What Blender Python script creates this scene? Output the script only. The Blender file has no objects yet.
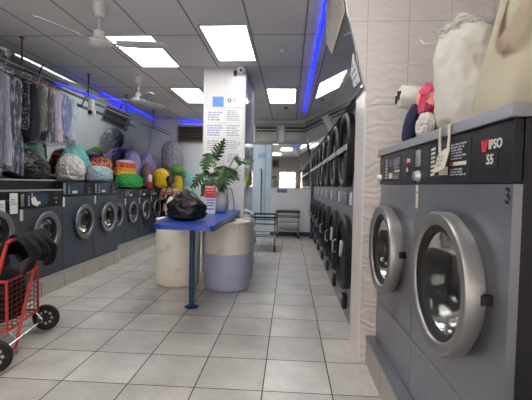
EXPO = 0.58
import bpy, bmesh, math, random
from mathutils import Vector, Matrix, noise
R = math.radians
PI = math.pi
scene = bpy.context.scene
COL = scene.collection
random.seed(7)

# ------------------------------------------------------------------ materials
def lin(c):
    c = c / 255.0
    return c / 12.92 if c <= 0.04045 else ((c + 0.055) / 1.055) ** 2.4

def rgb(r, g, b):
    return (lin(r), lin(g), lin(b), 1.0)

class NT:
    def __init__(self, name):
        self.m = bpy.data.materials.new(name)
        self.m.use_nodes = True
        self.t = self.m.node_tree
        self.b = self.t.nodes['Principled BSDF']
        self.out = self.t.nodes['Material Output']
    def n(self, kind, **kw):
        nd = self.t.nodes.new(kind)
        for k, v in kw.items():
            setattr(nd, k, v)
        return nd
    def l(self, a, b):
        self.t.links.new(a, b)
    def math(self, op, a, b=None, c=None):
        nd = self.n('ShaderNodeMath', operation=op)
        for i, v in enumerate((a, b, c)):
            if v is None:
                continue
            if isinstance(v, (int, float)):
                nd.inputs[i].default_value = v
            else:
                self.l(v, nd.inputs[i])
        return nd.outputs[0]
    def mix(self, f, a, b):
        nd = self.n('ShaderNodeMix', data_type='RGBA')
        for s, v in ((nd.inputs[0], f), (nd.inputs[6], a), (nd.inputs[7], b)):
            if hasattr(v, 'is_output'):
                self.l(v, s)
            else:
                s.default_value = v
        return nd.outputs[2]
    def xyz(self, kind='Object'):
        c = self.n('ShaderNodeTexCoord')
        s = self.n('ShaderNodeSeparateXYZ')
        self.l(c.outputs[kind], s.inputs[0])
        return c.outputs[kind], s.outputs
    def noise(self, vec, scale, detail=4, rough=0.55):
        nd = self.n('ShaderNodeTexNoise')
        nd.inputs['Scale'].default_value = scale
        nd.inputs['Detail'].default_value = detail
        nd.inputs['Roughness'].default_value = rough
        if vec is not None:
            self.l(vec, nd.inputs['Vector'])
        return nd.outputs[0]
    def bump(self, h, strength=0.3, dist=0.01):
        nd = self.n('ShaderNodeBump')
        nd.inputs['Strength'].default_value = strength
        nd.inputs['Distance'].default_value = dist
        self.l(h, nd.inputs['Height'])
        self.l(nd.outputs[0], self.b.inputs['Normal'])
    def set(self, **kw):
        for k, v in kw.items():
            s = self.b.inputs[k]
            if hasattr(v, 'is_output'):
                self.l(v, s)
            else:
                s.default_value = v
        return self.m

def mat(name, col, rough=0.5, metal=0.0, var=0.0, scale=8.0, bump=0.0, bscale=None, **kw):
    """plain surface with a little procedural variation"""
    t = NT(name)
    co, _ = t.xyz()
    if var > 0:
        f = t.noise(co, scale)
        lo = tuple(max(0, c * (1 - var)) for c in col[:3]) + (1,)
        hi = tuple(min(1, c * (1 + var)) for c in col[:3]) + (1,)
        t.set(**{'Base Color': t.mix(f, lo, hi)})
    else:
        t.set(**{'Base Color': col})
    if bump > 0:
        t.bump(t.noise(co, bscale or scale), bump, 0.01)
    t.set(Roughness=rough, Metallic=metal, **kw)
    return t.m

def emis(name, col, strength):
    t = NT(name)
    t.set(**{'Base Color': (0, 0, 0, 1), 'Emission Color': col, 'Emission Strength': strength})
    return t.m

def grid_line(t, coord, off, step, half):
    """1 on lines at off + k*step, 0 elsewhere"""
    a = t.math('SUBTRACT', coord, off)
    a = t.math('DIVIDE', a, step)
    fr = t.math('FRACT', a)
    d = t.math('ABSOLUTE', t.math('SUBTRACT', fr, 0.5))
    return t.math('GREATER_THAN', d, 0.5 - half / step)

def cell_id(t, a, offa, stepa, b, offb, stepb):
    ia = t.math('FLOOR', t.math('DIVIDE', t.math('SUBTRACT', a, offa), stepa))
    ib = t.math('FLOOR', t.math('DIVIDE', t.math('SUBTRACT', b, offb), stepb))
    s = t.math('ADD', t.math('MULTIPLY', ia, 12.9898), t.math('MULTIPLY', ib, 78.233))
    return t.math('FRACT', t.math('MULTIPLY', t.math('SINE', s), 43758.5453))

def tile_mat(name, a_ax, b_ax, offa, stepa, offb, stepb, half, col, dark, grout, rough, nscale=2.2):
    t = NT(name)
    co, s = t.xyz()
    a, b = s[a_ax], s[b_ax]
    g = t.math('MAXIMUM', grid_line(t, a, offa, stepa, half), grid_line(t, b, offb, stepb, half))
    cid = cell_id(t, a, offa, stepa, b, offb, stepb)
    w = t.n('ShaderNodeCombineXYZ')
    t.l(cid, w.inputs[2])
    add = t.n('ShaderNodeVectorMath', operation='MULTIPLY_ADD')
    t.l(w.outputs[0], add.inputs[0])
    add.inputs[1].default_value = (9, 9, 9)
    t.l(co, add.inputs[2])
    f1 = t.noise(add.outputs[0], nscale, 8, 0.65)
    f2 = t.noise(co, 28, 3, 0.6)
    f = t.math('ADD', t.math('MULTIPLY', f1, 0.8), t.math('MULTIPLY', f2, 0.2))
    f = t.math('ADD', t.math('MULTIPLY', t.math('SUBTRACT', f, 0.5), 2.2), 0.5)
    f = t.math('ADD', f, t.math('MULTIPLY', t.math('SUBTRACT', cid, 0.5), 0.35))
    f = t.math('MINIMUM', t.math('MAXIMUM', f, 0.0), 1.0)
    c = t.mix(f, dark, col)
    t.set(**{'Base Color': t.mix(g, c, grout)})
    t.set(Roughness=t.math('ADD', t.math('MULTIPLY', g, 0.4), rough))
    t.bump(t.math('SUBTRACT', t.math('MULTIPLY', f2, 0.15), g), 0.25, 0.004)
    return t.m

M = {}
M['floor'] = tile_mat('floor_tile', 0, 1, -0.1493, 0.45, 2.8723, 0.45, 0.0042,
                      rgb(214, 210, 204), rgb(158, 154, 148), rgb(62, 58, 54), 0.28)
M['plinth_left'] = tile_mat('plinth_tile_left', 1, 2, 0.13, 0.45, -0.6, 3.0, 0.004,
                      rgb(186, 182, 172), rgb(150, 147, 138), rgb(70, 66, 62), 0.35)
M['plinth_right'] = tile_mat('plinth_tile_right', 1, 2, 0.2, 0.45, -0.6, 3.0, 0.004,
                      rgb(172, 163, 154), rgb(140, 133, 126), rgb(80, 75, 70), 0.35)

def wave_tile():
    t = NT('wave_tile')
    co, s = t.xyz()
    g = t.math('MAXIMUM', grid_line(t, s[0], 0.55, 0.30, 0.0022), grid_line(t, s[2], 1.95, 0.61, 0.0022))
    mp = t.n('ShaderNodeMapping')
    t.l(co, mp.inputs[0])
    mp.inputs['Scale'].default_value = (1.0, 1.0, 1.0)
    w = t.n('ShaderNodeTexWave', wave_type='BANDS', bands_direction='Z', wave_profile='SIN')
    t.l(mp.outputs[0], w.inputs[0])
    w.inputs['Scale'].default_value = 4.6
    w.inputs['Distortion'].default_value = 6.0
    w.inputs['Detail'].default_value = 0.0
    w.inputs['Detail Scale'].default_value = 2.2
    h = t.math('SUBTRACT', w.outputs[1], t.math('MULTIPLY', g, 1.5))
    t.bump(h, 0.36, 0.012)
    t.set(**{'Base Color': t.mix(g, rgb(208, 199, 196), rgb(166, 156, 150)), 'Roughness': 0.2})
    return t.m
M['wave'] = wave_tile()
M['tile_plain'] = mat('plain_wall_tile', rgb(206, 198, 194), 0.35, 0, 0.04, 5)

def ceil_mat():
    t = NT('ceiling_tile')
    co, s = t.xyz()
    g = t.math('MAXIMUM', grid_line(t, s[0], -0.475, 0.612, 0.011), grid_line(t, s[1], 4.43, 1.195, 0.011))
    f = t.noise(co, 1.3, 5, 0.6)
    f2 = t.noise(co, 90, 2, 0.6)
    c = t.mix(f, rgb(214, 210, 209), rgb(230, 227, 226))
    t.set(**{'Base Color': t.mix(g, c, rgb(150, 148, 148)), 'Roughness': 0.9})
    t.bump(t.math('ADD', f2, t.math('MULTIPLY', g, -2.0)), 0.2, 0.004)
    return t.m
M['ceiling'] = ceil_mat()

def steel(name, col, rough, metal=0.85, sc=(2, 2, 160)):
    t = NT(name)
    co, s = t.xyz()
    mp = t.n('ShaderNodeMapping')
    t.l(co, mp.inputs[0])
    mp.inputs['Scale'].default_value = sc
    f = t.noise(mp.outputs[0], 1.0, 3, 0.6)
    f2 = t.noise(co, 3.0, 4, 0.6)
    lo = tuple(c * 0.74 for c in col[:3]) + (1,)
    hi = tuple(min(1, c * 1.16) for c in col[:3]) + (1,)
    t.set(**{'Base Color': t.mix(f2, lo, hi), 'Metallic': metal})
    t.set(Roughness=t.math('ADD', t.math('MULTIPLY', f, 0.14), rough))
    return t.m
M['steel'] = steel('brushed_steel', rgb(150, 152, 160), 0.33, 0.8, (160, 2, 2))
M['steel_light'] = steel('worktop_steel', rgb(176, 178, 184), 0.30, 0.85, (160, 2, 2))
M['steel_ring'] = steel('door_ring_steel', rgb(156, 154, 154), 0.33, 0.8, (3, 3, 3))
M['steel_drum'] = steel('drum_steel', rgb(150, 150, 152), 0.34, 0.95, (60, 60, 60))
M['dryer_steel'] = steel('dryer_front_steel', rgb(150, 148, 150), 0.40, 0.7, (2, 2, 120))
M['blue_grey'] = mat('blue_grey_enamel', rgb(76, 82, 96), 0.42, 0.35, 0.10, 4)
M['blue_grey_dim'] = mat('grey_enamel', rgb(74, 78, 86), 0.42, 0.35, 0.10, 4)
M['left_ring'] = steel('left_ring_steel', rgb(140, 143, 148), 0.34, 0.8, (3, 3, 3))
M['black_plastic'] = mat('black_plastic', rgb(18, 18, 21), 0.48, 0, 0.15, 6)
M['panel_black'] = mat('panel_black', rgb(15, 16, 22), 0.36, 0, 0.2, 5)
M['dark_side'] = mat('dark_side_panel', rgb(30, 29, 32), 0.35, 0.1, 0.2, 4)
M['rubber'] = mat('black_rubber', rgb(16, 16, 17), 0.55, 0, 0.2, 12)
M['white_label'] = mat('white_label', rgb(206, 204, 198), 0.6, 0, 0.06, 20)
M['cream_label'] = mat('cream_paper', rgb(206, 198, 176), 0.75, 0, 0.07, 14)
M['red_mark'] = mat('red_mark', rgb(196, 32, 34), 0.5, 0, 0.05, 9)
M['ink'] = mat('dark_ink', rgb(36, 36, 44), 0.6, 0, 0.1, 10)
M['text_grey'] = mat('grey_print', rgb(164, 166, 176), 0.7, 0, 0.1, 10)
M['text_blue'] = mat('blue_print', rgb(150, 156, 190), 0.7, 0, 0.1, 10)
M['paper'] = mat('white_paper', rgb(224, 224, 222), 0.55, 0, 0.04, 6)
M['sky_blue_print'] = mat('blue_poster', rgb(96, 140, 206), 0.5, 0, 0.22, 22)
M['teal_screen'] = mat('screen_face', rgb(52, 66, 84), 0.25, 0, 0.2, 8)
M['white_plastic'] = mat('white_plastic', rgb(216, 216, 218), 0.4, 0, 0.05, 9)
M['fan_white'] = mat('fan_white', rgb(200, 198, 198), 0.45, 0, 0.05, 9)
M['blade_grey'] = mat('fan_blade', rgb(206, 204, 205), 0.5, 0, 0.06, 6)
M['panel_light'] = emis('ceiling_panel_light', (1.0, 0.985, 0.96, 1), 8.0)
M['led'] = emis('blue_led', (0.012, 0.02, 1.0, 1), 2.2)
M['frame_white'] = mat('light_frame', rgb(190, 190, 190), 0.5, 0, 0.05, 9)
M['blue_table'] = mat('blue_laminate', rgb(8, 64, 160), 0.28, 0, 0.10, 7)
M['post_blue'] = mat('dark_blue_steel', rgb(28, 62, 104), 0.35, 0.3, 0.12, 9)
M['cable'] = mat('grey_cable', rgb(90, 86, 84), 0.6, 0, 0.1, 9)

def mirror_mat():
    t = NT('mirror_glass')
    co, s = t.xyz()
    t.set(**{'Base Color': (0.60, 0.65, 0.65, 1), 'Metallic': 1.0})
    t.set(Roughness=t.math('ADD', t.math('MULTIPLY', t.noise(co, 2.5), 0.04), 0.015))
    return t.m
M['mirror'] = mirror_mat()

def glass_mat(name, tint, rough=0.04, refl=0.12, k=1.0):
    t = NT(name)
    tr = t.n('ShaderNodeBsdfTransparent')
    tr.inputs[0].default_value = tint
    gl = t.n('ShaderNodeBsdfGlossy')
    gl.inputs['Color'].default_value = (0.9, 0.9, 0.9, 1)
    gl.inputs['Roughness'].default_value = rough
    fr = t.n('ShaderNodeFresnel')
    fr.inputs[0].default_value = 1.45
    co, _ = t.xyz()
    f = t.math('ADD', t.math('MULTIPLY', t.noise(co, 6), 0.03), fr.outputs[0])
    f = t.math('MULTIPLY', t.math('ADD', f, refl * 0.2), k)
    mx = t.n('ShaderNodeMixShader')
    t.l(f, mx.inputs[0])
    t.l(tr.outputs[0], mx.inputs[1])
    t.l(gl.outputs[0], mx.inputs[2])
    t.l(mx.outputs[0], t.out.inputs[0])
    return t.m
M['glass'] = glass_mat('door_glass', (0.72, 0.74, 0.75, 1), 0.16, 0.1, 0.55)
M['glass_dark'] = glass_mat('smoked_glass', (0.03, 0.03, 0.034, 1), 0.12, 0.05, 0.13)
M['glass_window'] = glass_mat('window_glass', (0.92, 0.94, 0.95, 1), 0.02)
M['glass_green'] = mat('frosted_pane', rgb(150, 158, 150), 0.3, 0, 0.15, 7)

def cloth(name, col, var=0.15, rough=0.8, sc=14, bump=0.25, **kw):
    return mat(name, col, rough, 0, var, sc, bump, sc * 2.2, **kw)

def film(name, tint, alpha):
    """thin plastic film: partly clear, partly milky, with gloss"""
    t = NT(name)
    co, _ = t.xyz()
    mp = t.n('ShaderNodeMapping'); t.l(co, mp.inputs[0]); mp.inputs['Scale'].default_value = (3, 3, 0.5)
    f = t.noise(mp.outputs[0], 9, 5, 0.65)
    t.set(**{'Base Color': tint, 'Roughness': 0.15})
    f = t.math('MAXIMUM', t.math('MULTIPLY', t.math('SUBTRACT', f, 0.46), 3.0), 0.0)
    t.set(Alpha=t.math('MINIMUM', t.math('ADD', f, alpha), 0.85))
    t.bump(t.noise(co, 16, 4, 0.6), 0.6, 0.02)
    return t.m
M['film'] = film('clear_plastic_film', rgb(204, 208, 222), 0.06)

def stripes(name, axis, step, cols, rough=0.75):
    t = NT(name)
    co, s = t.xyz()
    fr = t.math('FRACT', t.math('DIVIDE', s[axis], step))
    rp = t.n('ShaderNodeValToRGB')
    rp.color_ramp.interpolation = 'CONSTANT'
    el = rp.color_ramp.elements
    while len(el) < len(cols):
        el.new(0.5)
    for i, c in enumerate(cols):
        el[i].position = i / len(cols)
        el[i].color = c
    t.l(fr, rp.inputs[0])
    t.set(**{'Base Color': rp.outputs[0], 'Roughness': rough})
    t.bump(t.noise(co, 20), 0.3, 0.01)
    return t.m

# ------------------------------------------------------------------ mesh helpers
def BM():
    return bmesh.new()

def box(bm, x0, x1, y0, y1, z0, z1, bev=0.0, seg=2):
    m = Matrix.Translation(((x0 + x1) / 2, (y0 + y1) / 2, (z0 + z1) / 2)) @ Matrix.Diagonal((abs(x1 - x0), abs(y1 - y0), abs(z1 - z0), 1))
    r = bmesh.ops.create_cube(bm, size=1.0, matrix=m)
    if bev > 0:
        es = list({e for v in r['verts'] for e in v.link_edges})
        bmesh.ops.bevel(bm, geom=es, offset=bev, segments=seg, affect='EDGES', profile=0.5)

def frame_of(d):
    d = Vector(d).normalized()
    up = Vector((0, 0, 1)) if abs(d.z) < 0.95 else Vector((1, 0, 0))
    a = d.cross(up).normalized()
    return a, a.cross(d).normalized(), d

def tube(bm, pts, r, n=8, closed=False, radii=None):
    pts = [Vector(p) for p in pts]
    rings = []
    N = len(pts)
    for i, p in enumerate(pts):
        if closed:
            d = pts[(i + 1) % N] - pts[i - 1]
        else:
            d = pts[min(i + 1, N - 1)] - pts[max(i - 1, 0)]
        a, b, _ = frame_of(d)
        rr = radii[i] if radii else r
        rings.append([bm.verts.new(p + (a * math.cos(2 * PI * k / n) + b * math.sin(2 * PI * k / n)) * rr) for k in range(n)])
    rng = range(N) if closed else range(N - 1)
    for i in rng:
        A, B = rings[i], rings[(i + 1) % N]
        off = 0
        if closed and i == N - 1:
            off = min(range(n), key=lambda o: sum((A[k].co - B[(k + o) % n].co).length for k in range(n)))
        for k in range(n):
            bm.faces.new((A[k], A[(k + 1) % n], B[(k + 1 + off) % n], B[(k + off) % n]))
    if not closed:
        bm.faces.new(list(reversed(rings[0])))
        bm.faces.new(rings[-1])

def cyl(bm, p0, p1, r0, r1=None, n=20):
    r1 = r0 if r1 is None else r1
    tube(bm, [p0, p1], r0, n, False, [r0, r1])

def lathe(bm, prof, mtx=None, n=40, sup=2.0, cap0=False, cap1=False):
    """prof: (radius, height) about local Z, sup: superellipse power"""
    mtx = mtx or Matrix.Identity(4)
    rings = []
    for (r, h) in prof:
        ring = []
        for k in range(n):
            a = 2 * PI * k / n
            c, s = math.cos(a), math.sin(a)
            q = (abs(c) ** sup + abs(s) ** sup) ** (-1.0 / sup)
            ring.append(bm.verts.new(mtx @ Vector((r * q * c, r * q * s, h))))
        rings.append(ring)
    for A, B in zip(rings, rings[1:]):
        for k in range(n):
            bm.faces.new((A[k], A[(k + 1) % n], B[(k + 1) % n], B[k]))
    if cap0:
        bm.faces.new(list(reversed(rings[0])))
    if cap1:
        bm.faces.new(rings[-1])

def sph(bm, c, rx, ry=None, rz=None, u=18, v=12):
    ry = rx if ry is None else ry
    rz = rx if rz is None else rz
    bmesh.ops.create_uvsphere(bm, u_segments=u, v_segments=v, radius=1.0,
                              matrix=Matrix.Translation(c) @ Matrix.Diagonal((rx, ry, rz, 1)))

def prism(bm, pts, ext):
    ext = Vector(ext)
    a = [bm.verts.new(Vector(p)) for p in pts]
    b = [bm.verts.new(Vector(p) + ext) for p in pts]
    n = len(pts)
    bm.faces.new(a)
    bm.faces.new(list(reversed(b)))
    for i in range(n):
        bm.faces.new((a[i], b[i], b[(i + 1) % n], a[(i + 1) % n]))

def plate_hole(bm, x0, x1, z0, z1, cx, cz, r, y=0.0, n=48, sup=2.0):
    """flat plate in the plane y with a round hole"""
    angs = [2 * PI * k / n for k in range(n)]
    for X, Z in ((x0, z0), (x1, z0), (x1, z1), (x0, z1)):
        a = math.atan2(Z - cz, X - cx) % (2 * PI)
        i = min(range(n), key=lambda k: abs(angs[k] - a))
        angs[i] = a
    inn, out = [], []
    for a in angs:
        c, s = math.cos(a), math.sin(a)
        q = (abs(c) ** sup + abs(s) ** sup) ** (-1.0 / sup)
        inn.append(bm.verts.new((cx + r * q * c, y, cz + r * q * s)))
        t = 1e9
        if c > 1e-9: t = min(t, (x1 - cx) / c)
        if c < -1e-9: t = min(t, (x0 - cx) / c)
        if s > 1e-9: t = min(t, (z1 - cz) / s)
        if s < -1e-9: t = min(t, (z0 - cz) / s)
        out.append(bm.verts.new((cx + t * c, y, cz + t * s)))
    m = len(angs)
    for k in range(m):
        bm.faces.new((inn[k], inn[(k + 1) % m], out[(k + 1) % m], out[k]))

def obj(name, bm, m, parent=None, smooth=True, ang=35, flip=True):
    if flip:
        bmesh.ops.recalc_face_normals(bm, faces=bm.faces[:])
    me = bpy.data.meshes.new(name)
    bm.to_mesh(me)
    bm.free()
    o = bpy.data.objects.new(name, me)
    COL.objects.link(o)
    me.materials.append(M[m] if isinstance(m, str) else m)
    if smooth:
        me.shade_smooth()
        me.set_sharp_from_angle(angle=R(ang))
    if parent is not None:
        o.parent = parent
    return o

def thing(name, label, cat, loc=(0, 0, 0), rotz=0.0, group=None):
    o = bpy.data.objects.new(name, None)
    o.empty_display_size = 0.1
    COL.objects.link(o)
    o.location = loc
    o.rotation_euler = (0, 0, rotz)
    return tag(o, label, cat, group)

def tag(o, label, cat, group=None):
    o['label'] = label
    o['category'] = cat
    if group:
        o['group'] = group
    return o

def struct(name, bm, m, parent=None, smooth=False):
    o = obj(name, bm, m, parent, smooth)
    if parent is None:
        o['kind'] = 'structure'
    return o

def dup(root, loc, rotz=None, label=None, group=None):
    r = root.copy()
    COL.objects.link(r)
    r.location = loc
    if rotz is not None:
        r.rotation_euler = (0, 0, rotz)
    if label: r['label'] = label
    if group: r['group'] = group
    for ch in list(root.children):
        c = ch.copy(); COL.objects.link(c); c.parent = r
        for g in list(ch.children):
            d = g.copy(); COL.objects.link(d); d.parent = c
    return r

def text_mesh(name, s, size, m, parent, loc, rot, shear=0.0, bold=0.0, ext=0.0008, sx=1.0):
    cu = bpy.data.curves.new(name, 'FONT')
    cu.body = s
    cu.size = size
    cu.align_x = 'CENTER'
    cu.align_y = 'CENTER'
    cu.extrude = ext
    cu.shear = shear
    cu.offset = bold
    cu.resolution_u = 3
    to = bpy.data.objects.new(name + '_curve', cu)
    COL.objects.link(to)
    dg = bpy.context.evaluated_depsgraph_get()
    me = bpy.data.meshes.new_from_object(to.evaluated_get(dg))
    bpy.data.objects.remove(to)
    bpy.data.curves.remove(cu)
    me.transform(Matrix.LocRotScale(Vector(loc), rot.to_quaternion() if hasattr(rot, 'to_quaternion') else rot, Vector((sx, 1, 1))))
    me.materials.clear()
    me.materials.append(M[m])
    me.name = name
    o = bpy.data.objects.new(name, me)
    COL.objects.link(o)
    if parent is not None:
        o.parent = parent
    return o

from mathutils import Euler
FRONT = Euler((R(90), 0, 0))          # text on a face that looks along -Y

def fbm(p, f, seed):
    q = Vector(p) * f + Vector((seed * 3.7, seed * 1.3, seed * 7.1))
    return noise.noise(q) + 0.5 * noise.noise(q * 2.1) + 0.25 * noise.noise(q * 4.3)

def bag_bm(rx, ry, h, seed, knot=0.0, lump=0.22, freq=3.0, sub=5, top=2.0, fold=0.03, lean=(0, 0)):
    """a soft bundle standing on z = 0: broad flat base, lumpy, creased, optionally tied at the top"""
    bm = BM()
    bmesh.ops.create_icosphere(bm, subdivisions=sub, radius=1.0)
    for v in bm.verts:
        d = v.co.normalized()
        n = fbm(d, freq * 0.6, seed)
        c = 1 - abs(noise.noise(d * freq * 1.7 + Vector((seed, seed * 2, 0)))) * 3
        k = 1 + lump * 0.6 * n + fold * 2.0 * c
        p = 4.5 if d.z < 0 else top
        rad = max(0.0, 1 - abs(d.z) ** p) ** (1 / p)
        hr = math.hypot(d.x, d.y) + 1e-9
        z = h * (0.5 + 0.5 * d.z)
        if d.z > 0:
            z = h * 0.5 + h * 0.5 * d.z * (1 + (k - 1) * 0.8)
        if knot > 0 and d.z > 0.45:
            u = min(1, (d.z - 0.45) / 0.5)
            rad *= 1 - 0.86 * u ** 0.7 * (1 if d.z < 0.97 else 0.9)
            z += knot * u ** 1.5
        v.co = Vector((d.x / hr * rad * rx * k + lean[0] * (z / h) ** 1.5, d.y / hr * rad * ry * k + lean[1] * (z / h) ** 1.5, z))
    return bm

# ------------------------------------------------------------------ camera
CAM_H = 1.3394
pit, yaw, rol = 0.0396, 0.0613, -0.0188
fw = Vector((-math.sin(yaw) * math.cos(pit), math.cos(yaw) * math.cos(pit), -math.sin(pit)))
rt = Vector((math.cos(yaw), math.sin(yaw), 0))
up = rt.cross(fw)
rt = rt * math.cos(rol) - up * math.sin(rol)
up = rt.cross(fw)
cd = bpy.data.cameras.new('camera')
cam = bpy.data.objects.new('camera', cd)
COL.objects.link(cam)
cam.matrix_world = Matrix(((rt.x, up.x, -fw.x, 0), (rt.y, up.y, -fw.y, 0), (rt.z, up.z, -fw.z, CAM_H), (0, 0, 0, 1)))
cd.sensor_width = 36
cd.sensor_fit = 'HORIZONTAL'
cd.lens = 381.0 / 532 * 36
cd.clip_start = 0.05
scene.camera = cam

# ------------------------------------------------------------------ setting
ZC = 3.06
YB = 10.1
YF = -3.0
XL, XR = -4.05, 1.78
M['wall_white'] = mat('wall_paint', rgb(214, 214, 216), 0.6, 0, 0.05, 3)
M['wall_back'] = tile_mat('back_wall_panel', 0, 2, -0.2, 0.45, 0.1, 0.6, 0.002, rgb(224, 227, 232), rgb(212, 216, 222), rgb(180, 184, 190), 0.35)
M['door_blue'] = tile_mat('pale_blue_door', 0, 2, -0.95, 0.30, 0.0, 0.4, 0.0025, rgb(196, 216, 230), rgb(184, 206, 222), rgb(150, 172, 190), 0.3)
M['dark_trim'] = mat('dark_trim', rgb(60, 58, 56), 0.5, 0, 0.1, 7)
M['grey_trim'] = mat('grey_trim', rgb(150, 148, 146), 0.45, 0, 0.06, 7)
M['frame_blue'] = mat('blue_window_frame', rgb(28, 44, 110), 0.4, 0, 0.1, 7)
M['pillar_tile'] = tile_mat('pillar_tile', 0, 2, -1.315, 0.315, 0.06, 0.6, 0.0015, rgb(222, 221, 220), rgb(212, 211, 211), rgb(190, 188, 188), 0.22)
M['pillar_gloss'] = mat('pillar_side_reflection_tint', rgb(176, 180, 206), 0.08, 0.0, 0.06, 3)  # glossy side tile; blue of the strip's reflection put into its base colour

b = BM(); box(b, XL, XR, YF, YB, -0.12, 0.0); struct('floor', b, 'floor')
b = BM(); box(b, XL, XR, YF, YB, ZC, ZC + 0.1); struct('ceiling', b, 'ceiling')
b = BM(); box(b, XL - 0.12, XL, YF - 0.12, YB + 0.12, -0.12, ZC + 0.1); struct('wall_left', b, 'wall_white')
b = BM(); box(b, XR, XR + 0.12, YF - 0.12, YB + 0.12, -0.12, ZC + 0.1); struct('wall_right', b, 'wave')
b = BM(); box(b, XL, XR, YB, YB + 0.12, -0.12, ZC + 0.1); struct('wall_back', b, 'wall_back')
# return wall that closes the dryer bay, leaning out at the top
b = BM()
prism(b, [(0.55, 2.90, 0), (XR, 2.90, 0), (XR, 2.90, ZC), (0.30, 2.90, ZC), (0.55, 2.90, 2.05)], (0, 0.02, 0))
struct('wall_bay', b, 'wave')
b = BM(); box(b, 0.55, XR, 2.921, 3.32, 0, 2.09); struct('wall_bay_side', b, 'tile_plain')
b = BM(); box(b, 0.545, 0.556, 2.893, 2.905, 0.0, 2.04); struct('trim_1', b, 'white_plastic')
b = BM(); box(b, 0.61, 0.70, 3.32, 3.47, 0.0, 2.1); struct('trim_2', b, 'dryer_steel')
# bulkhead above the dryers that carries the mirror
b = BM()
prism(b, [(0.60, 3.10, 2.12), (1.5, 3.10, 2.12), (1.5, 3.10, ZC), (0.34, 3.10, ZC)], (0, 6.45, 0))
struct('wall_bulkhead', b, 'wall_white')

# plinths
b = BM(); box(b, 0.605, XR, 0.2, 2.90, 0, 0.206); struct('trim_3', b, 'plinth_right')
b = BM(); box(b, 0.600, XR, 0.2, 2.90, 0.190, 0.2115); struct('trim_4', b, 'steel')
b = BM(); box(b, XL, -2.83, 0.9, 6.15, 0, 0.160); box(b, XL, -2.90, 6.15, YB, 0, 0.160); struct('trim_5', b, 'plinth_left')
b = BM(); box(b, XL, -2.836, 0.9, 6.144, 0.160, 0.170); box(b, XL, -2.906, 6.144, YB, 0.160, 0.170); struct('trim_6', b, 'grey_trim')

# pillar
b = BM(); box(b, -1.315, -0.689, 5.70, 7.05, 0, ZC); struct('wall_pillar', b, 'pillar_tile')
b = BM(); box(b, -0.689, -0.680, 5.715, 7.04, 0.02, ZC - 0.02); struct('trim_7', b, 'pillar_gloss')

# back wall: transom windows, door, skirting
def transom(name, x0, x1, z0, z1, pane, split):
    fr = BM()
    t = 0.035
    box(fr, x0, x1, YB - 0.06, YB - 0.005, z1 - t, z1)
    box(fr, x0, x1, YB - 0.06, YB - 0.005, z0, z0 + t)
    box(fr, x0, x0 + t, YB - 0.06, YB - 0.005, z0 + t, z1 - t)
    box(fr, x1 - t, x1, YB - 0.06, YB - 0.005, z0 + t, z1 - t)
    f = struct(name, fr, 'grey_trim')
    p = BM(); box(p, x0 + t, x1 - t, YB - 0.025, YB - 0.012, z0 + t, z1 - t)
    struct('pane', p, pane, f)
    if split:
        g = BM()
        zz = z1 - t - 0.13
        box(g, x0 + t, x1 - t, YB - 0.045, YB - 0.028, zz, z1 - t)
        for k in range(9):
            pass
        struct('vent_band', g, 'dark_trim', f)
        g = BM()
        pts = [(x0 + t + (x1 - x0 - 2 * t) * i / 14, YB - 0.055, zz + 0.035 + 0.03 * abs(math.sin(i * PI / 3.5))) for i in range(15)]
        tube(g, pts, 0.008, 6)
        struct('cord', g, 'white_plastic', f, True)
    return f
transom('window_1', -0.95, -0.35, 2.47, 2.90, 'glass_green', True)
transom('window_2', -0.18, 0.43, 2.47, 2.90, 'glass_green', True)
f = transom('window_3', -3.02, -2.30, 2.42, 2.88, 'dark_trim', False)
M['louvre'] = mat('brown_louvre', rgb(92, 76, 72), 0.4, 0.1, 0.1, 8)
for k in range(5):
    b = BM()
    z = 2.49 + k * 0.075
    prism(b, [(-2.98, YB - 0.03, z), (-2.98, YB - 0.09, z + 0.012), (-2.98, YB - 0.09, z + 0.030), (-2.98, YB - 0.03, z + 0.018)], (0.64, 0, 0))
    struct('louvre_slat', b, 'louvre', f)
b = BM(); box(b, -1.1, 0.62, YB - 0.05, YB, 2.915, 2.96); box(b, -1.1, 0.62, YB - 0.045, YB, 2.425, 2.462); struct('trim_8', b, 'grey_trim')

d = BM(); box(d, -1.10, -0.50, YB - 0.045, YB - 0.002, 0.02, 2.40)
dr = struct('door_1', d, 'door_blue')
d = BM()
tube(d, [(-0.745, YB - 0.10, 0.54), (-0.745, YB - 0.10, 1.72)], 0.012, 8)
for z in (0.60, 1.25, 1.66):
    cyl(d, (-0.745, YB - 0.10, z), (-0.745, YB - 0.04, z), 0.01, n=8)
tube(d, [(-0.745, YB - 0.10, 1.72), (-0.755, YB - 0.10, 1.76), (-0.785, YB - 0.10, 1.75), (-0.79, YB - 0.10, 1.70)], 0.012, 8)
struct('pull_bar', d, 'dark_trim', dr, True)
d = BM(); box(d, -0.66, -0.645, YB - 0.052, YB - 0.044, 0.02, 2.40); struct('door_seam', d, 'grey_trim', dr)
b = BM(); box(b, -1.15, 0.60, YB - 0.02, YB, 0, 0.11); struct('baseboard_back', b, 'dark_trim')
b = BM(); box(b, -0.49, 0.54, YB - 0.03, YB - 0.002, 0.12, 1.25); struct('trim_9', b, 'wall_back')

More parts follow.
